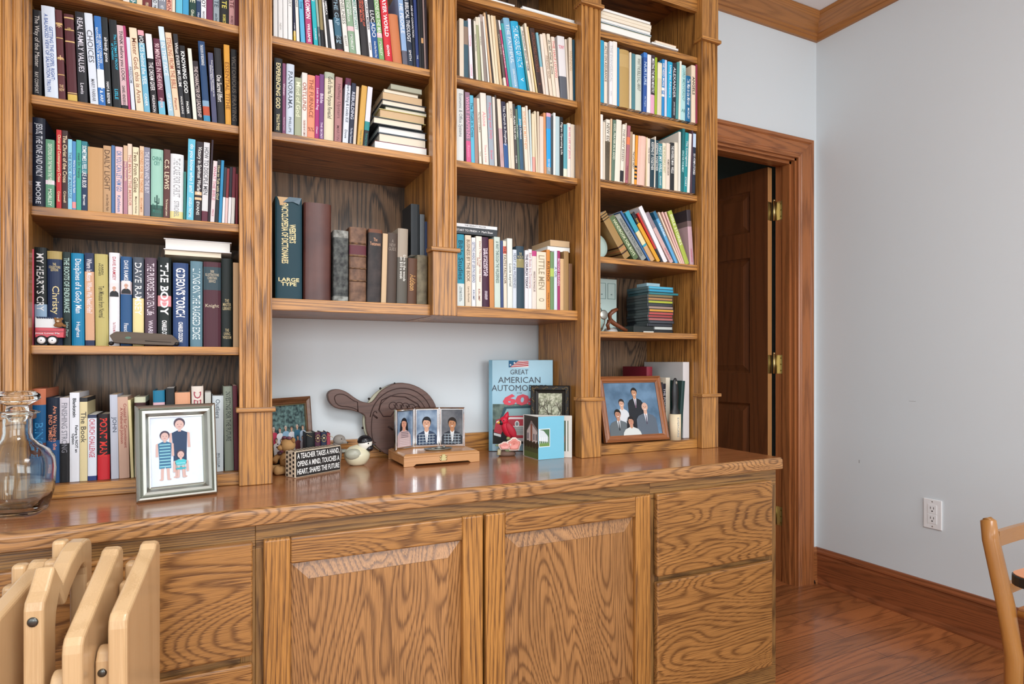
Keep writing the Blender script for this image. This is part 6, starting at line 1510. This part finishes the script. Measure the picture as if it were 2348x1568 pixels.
# ------------------------------------------------------------------ folded beech chairs leaning on the cabinet
bolt=mat('5c5c58',.3,.9)
def folded_chair(px,ybend,pxt,yt,tdist,label,bracket=True,curved=False):
    r_=ray(px,ybend); A=(r_[0]*tdist,r_[1]*tdist); zb=H+r_[2]*tdist
    r=thing('folding_chair',label,'folding chair',(A[0],A[1]+.1,0),'folded beech chairs leaning on the drawer cabinet')
    yaw=-11; M=Matrix.Translation((A[0],A[1],0))@Matrix.Rotation(math.radians(yaw),4,'Z')
    # local Y runs away from the camera, thickness along X
    rt=ray(pxt,yt); 
    D=.185; X2=(M@Vector((0,D-.02,0))); t2=X2.y/rt[1]; zt=H+rt[2]*t2
    def mk(): b=MB(); b.M=M; return b
    T_=.027
    def side(x0,name,top,pxs=None):
        n=[(0,.02),(0,zb-.012)]
        # rounded bend then slope to a rounded top
        n+=[(.002,zb),(.008,zb+.010),(D-.035,top-.010),(D-.026,top-.002),(D-.016,top),(D-.006,top-.003),(D,top-.012),(D,.02)]
        b=mk(); b.prismX(n,x0,x0+T_); return b.build(name,beech,r,bevel=.006,seg=3)
    if not curved: side(-T_/2,'leg_panel',zt)
    else:
        # curved arm sweeping up and over towards the back
        pr=[(0,.02),(0,zb-.02),(.003,zb-.008),(.010,zb-.001),(.016,zb+.004),(.04,zb+.036),(.07,zt-.042),(.10,zt-.021),(.125,zt-.009),(.15,zt-.001),(.17,zt),(.183,zt-.004),(.190,zt-.012),(.192,zt-.024),(.192,.45),(.165,.42),(.165,zt-.062),(.162,zt-.050),(.155,zt-.042),(.145,zt-.041),(.125,zt-.050),(.10,zt-.066),(.08,zt-.085),(.06,zb-.012),(.048,zb-.04),(.045,zb-.06),(.045,.02)]
        b=mk(); b.prismX(pr,-T_/2,T_/2); b.build('arm_panel',beech,r,bevel=.005,seg=3)
    # seat slats folded upright between the panels
    if not curved or True:
        for k,(y0,z0,z1) in enumerate(((.075,zb-.145,zb-.03),(.12,zb-.06,zb+.02),(.15,zb+.0,zb+.045))):
            b=mk(); b.box(-T_/2-.0215,-T_/2-.0003,y0,y0+.022,z0,z1); b.build('seat_slat',beech,r,bevel=.006,seg=3)
    if bracket:
        z1=zb-.045; b=mk(); b.prismX([(.015,.05),(.015,z1-.02),(.022,z1-.006),(.034,z1),(.05,z1-.008),(.055,.05)],-T_/2-.0215,-T_/2-.0003); o=b.build('rear_leg',beech,r,bevel=.005,seg=3)
        b=mk(); b.ell((-T_/2-.011,.0145,z1-.037),(.0065,.003,.0065),0,14,8); b.build('bolt',bolt,o)
    else:
        b=mk(); b.ell((0,-.0005,zb-.036),(.0075,.003,.0075),0,14,8); b.build('bolt',bolt,r)
    # feet bars reaching the floor
    b=mk(); b.box(-T_/2-.0215,-T_/2-.0003,.09,.12,.0,.45); b.build('front_leg',beech,r,bevel=.004)
    b=mk(); b.box(-T_/2,T_/2,.0,D,.0,.0195); b.build('foot',beech,r)
folded_chair(268,1425,324,1243,.95,'folded beech chair nearest the oak drawers, rightmost of the folded chairs')
folded_chair(163,1482,256,1254,.91,'folded beech chair in the middle, between curved-arm chair and rightmost one')
folded_chair(75,1371,172,1237,.93,'folded beech chair with curved arm and dark bolt, left of the straight ones',False,True)
folded_chair(-34,1440,40,1289,.90,'folded beech chair cut by the left picture edge, leftmost one',True)
# ------------------------------------------------------------------ wooden side chair at right
def side_chair():
    wood=oak('chair_wood','Z','bd8444','94602c',rough=.3,freq=8,lines=.25,stretch=.05,coat=.3,pore=.08)
    woodX=oak('chair_wood_rail','X','bd8444','94602c',rough=.3,freq=8,lines=.25,stretch=.05,coat=.3,pore=.08)
    X0=1.815; r=thing('side_chair','honey wood ladder-back chair with black-edged seat, cut by the right picture edge','chair',(2.0,.75,0))
    def post(X,name):
        return MB().tube([(X,.905,.655),(X,.902,.648),(X,.896,.60),(X,.862,.44),(X,.845,.32),(X,.85,.0)],[.010,.0175,.019,.020,.020,.017],0,20).build(name,wood,r)
    post(X0+.004,'back_post'); post(X0+.40,'back_post')
    for z0,z1 in ((.583,.622),(.462,.488)):
        b=MB(); n=10
        for k in range(n):
            f0,f1=k/n,(k+1)/n
            yy=lambda f:.884+.010*math.sin(math.pi*f)-( .0 if z0>.5 else .015)
            xa,xb=X0+.02+.368*f0,X0+.02+.368*f1
            b.add([(xa,yy(f0),z0),(xb,yy(f1),z0),(xb,yy(f1)+.012,z0),(xa,yy(f0)+.012,z0),(xa,yy(f0),z1),(xb,yy(f1),z1),(xb,yy(f1)+.012,z1),(xa,yy(f0)+.012,z1)],[(0,1,5,4),(3,7,6,2),(4,5,6,7),(0,3,2,1)]+([(0,4,7,3)] if k==0 else [])+([(1,2,6,5)] if k==n-1 else []))
        b.build('back_rail',woodX,r)
    zs=.44
    for xx in (X0+.02,X0+.385): MB().tube([(xx,.84,zs-.012),(xx,.49,zs-.012)],.011,0,12).build('seat_rail',wood,r); MB().tube([(xx,.84,.24),(xx,.49,.24)],.010,0,12).build('stretcher',wood,r); MB().tube([(xx,.48,zs-.0),(xx,.47,.0)],.016,0,16).build('front_leg',wood,r)
    b=MB()
    for k in range(22):
        y0=.50+.0155*k; b.box(X0+.012,X0+.395,y0,y0+.0145,zs-.004,zs+.004)
    b.build('woven_seat',mat('a87248',.6,0,1,.6),r,bevel=.002)
side_chair()
def side_table():
    zt=.72; c=onZ(2301,1313,zt); x0,y1=c
    r=thing('side_table','table with orange-brown top and black edge, cut by the right picture edge','table',(x0+.4,y1-.4,0))
    def rr(i,x1=x0+.8,y0=y1-.7):
        q=[]
        R=.03
        for cx,cy,a0 in ((x1-R,y1-R,0),(x0+R,y1-R,90),(x0+R,y0+R,180),(x1-R,y0+R,270)):
            for k in range(6): a=math.radians(a0+18*k); q.append((cx+(R-i)*math.cos(a),cy+(R-i)*math.sin(a)))
        return q
    MB().prismZ(rr(.0),zt-.018,zt-.0012).build('edge_band',mat('1a1918',.3),r,bevel=.002)
    MB().prismZ(rr(.002),zt-.0011,zt).build('table_top',mat('b8764c',.35),r)
    for xx in (x0+.12,x0+.68):
        for yy in (y1-.12,y1-.58): MB().tube([(xx,yy,zt-.0185),(xx,yy,0)],[.022,.016],0,14).build('leg',mat('9a6a3a',.4),r)
side_table()
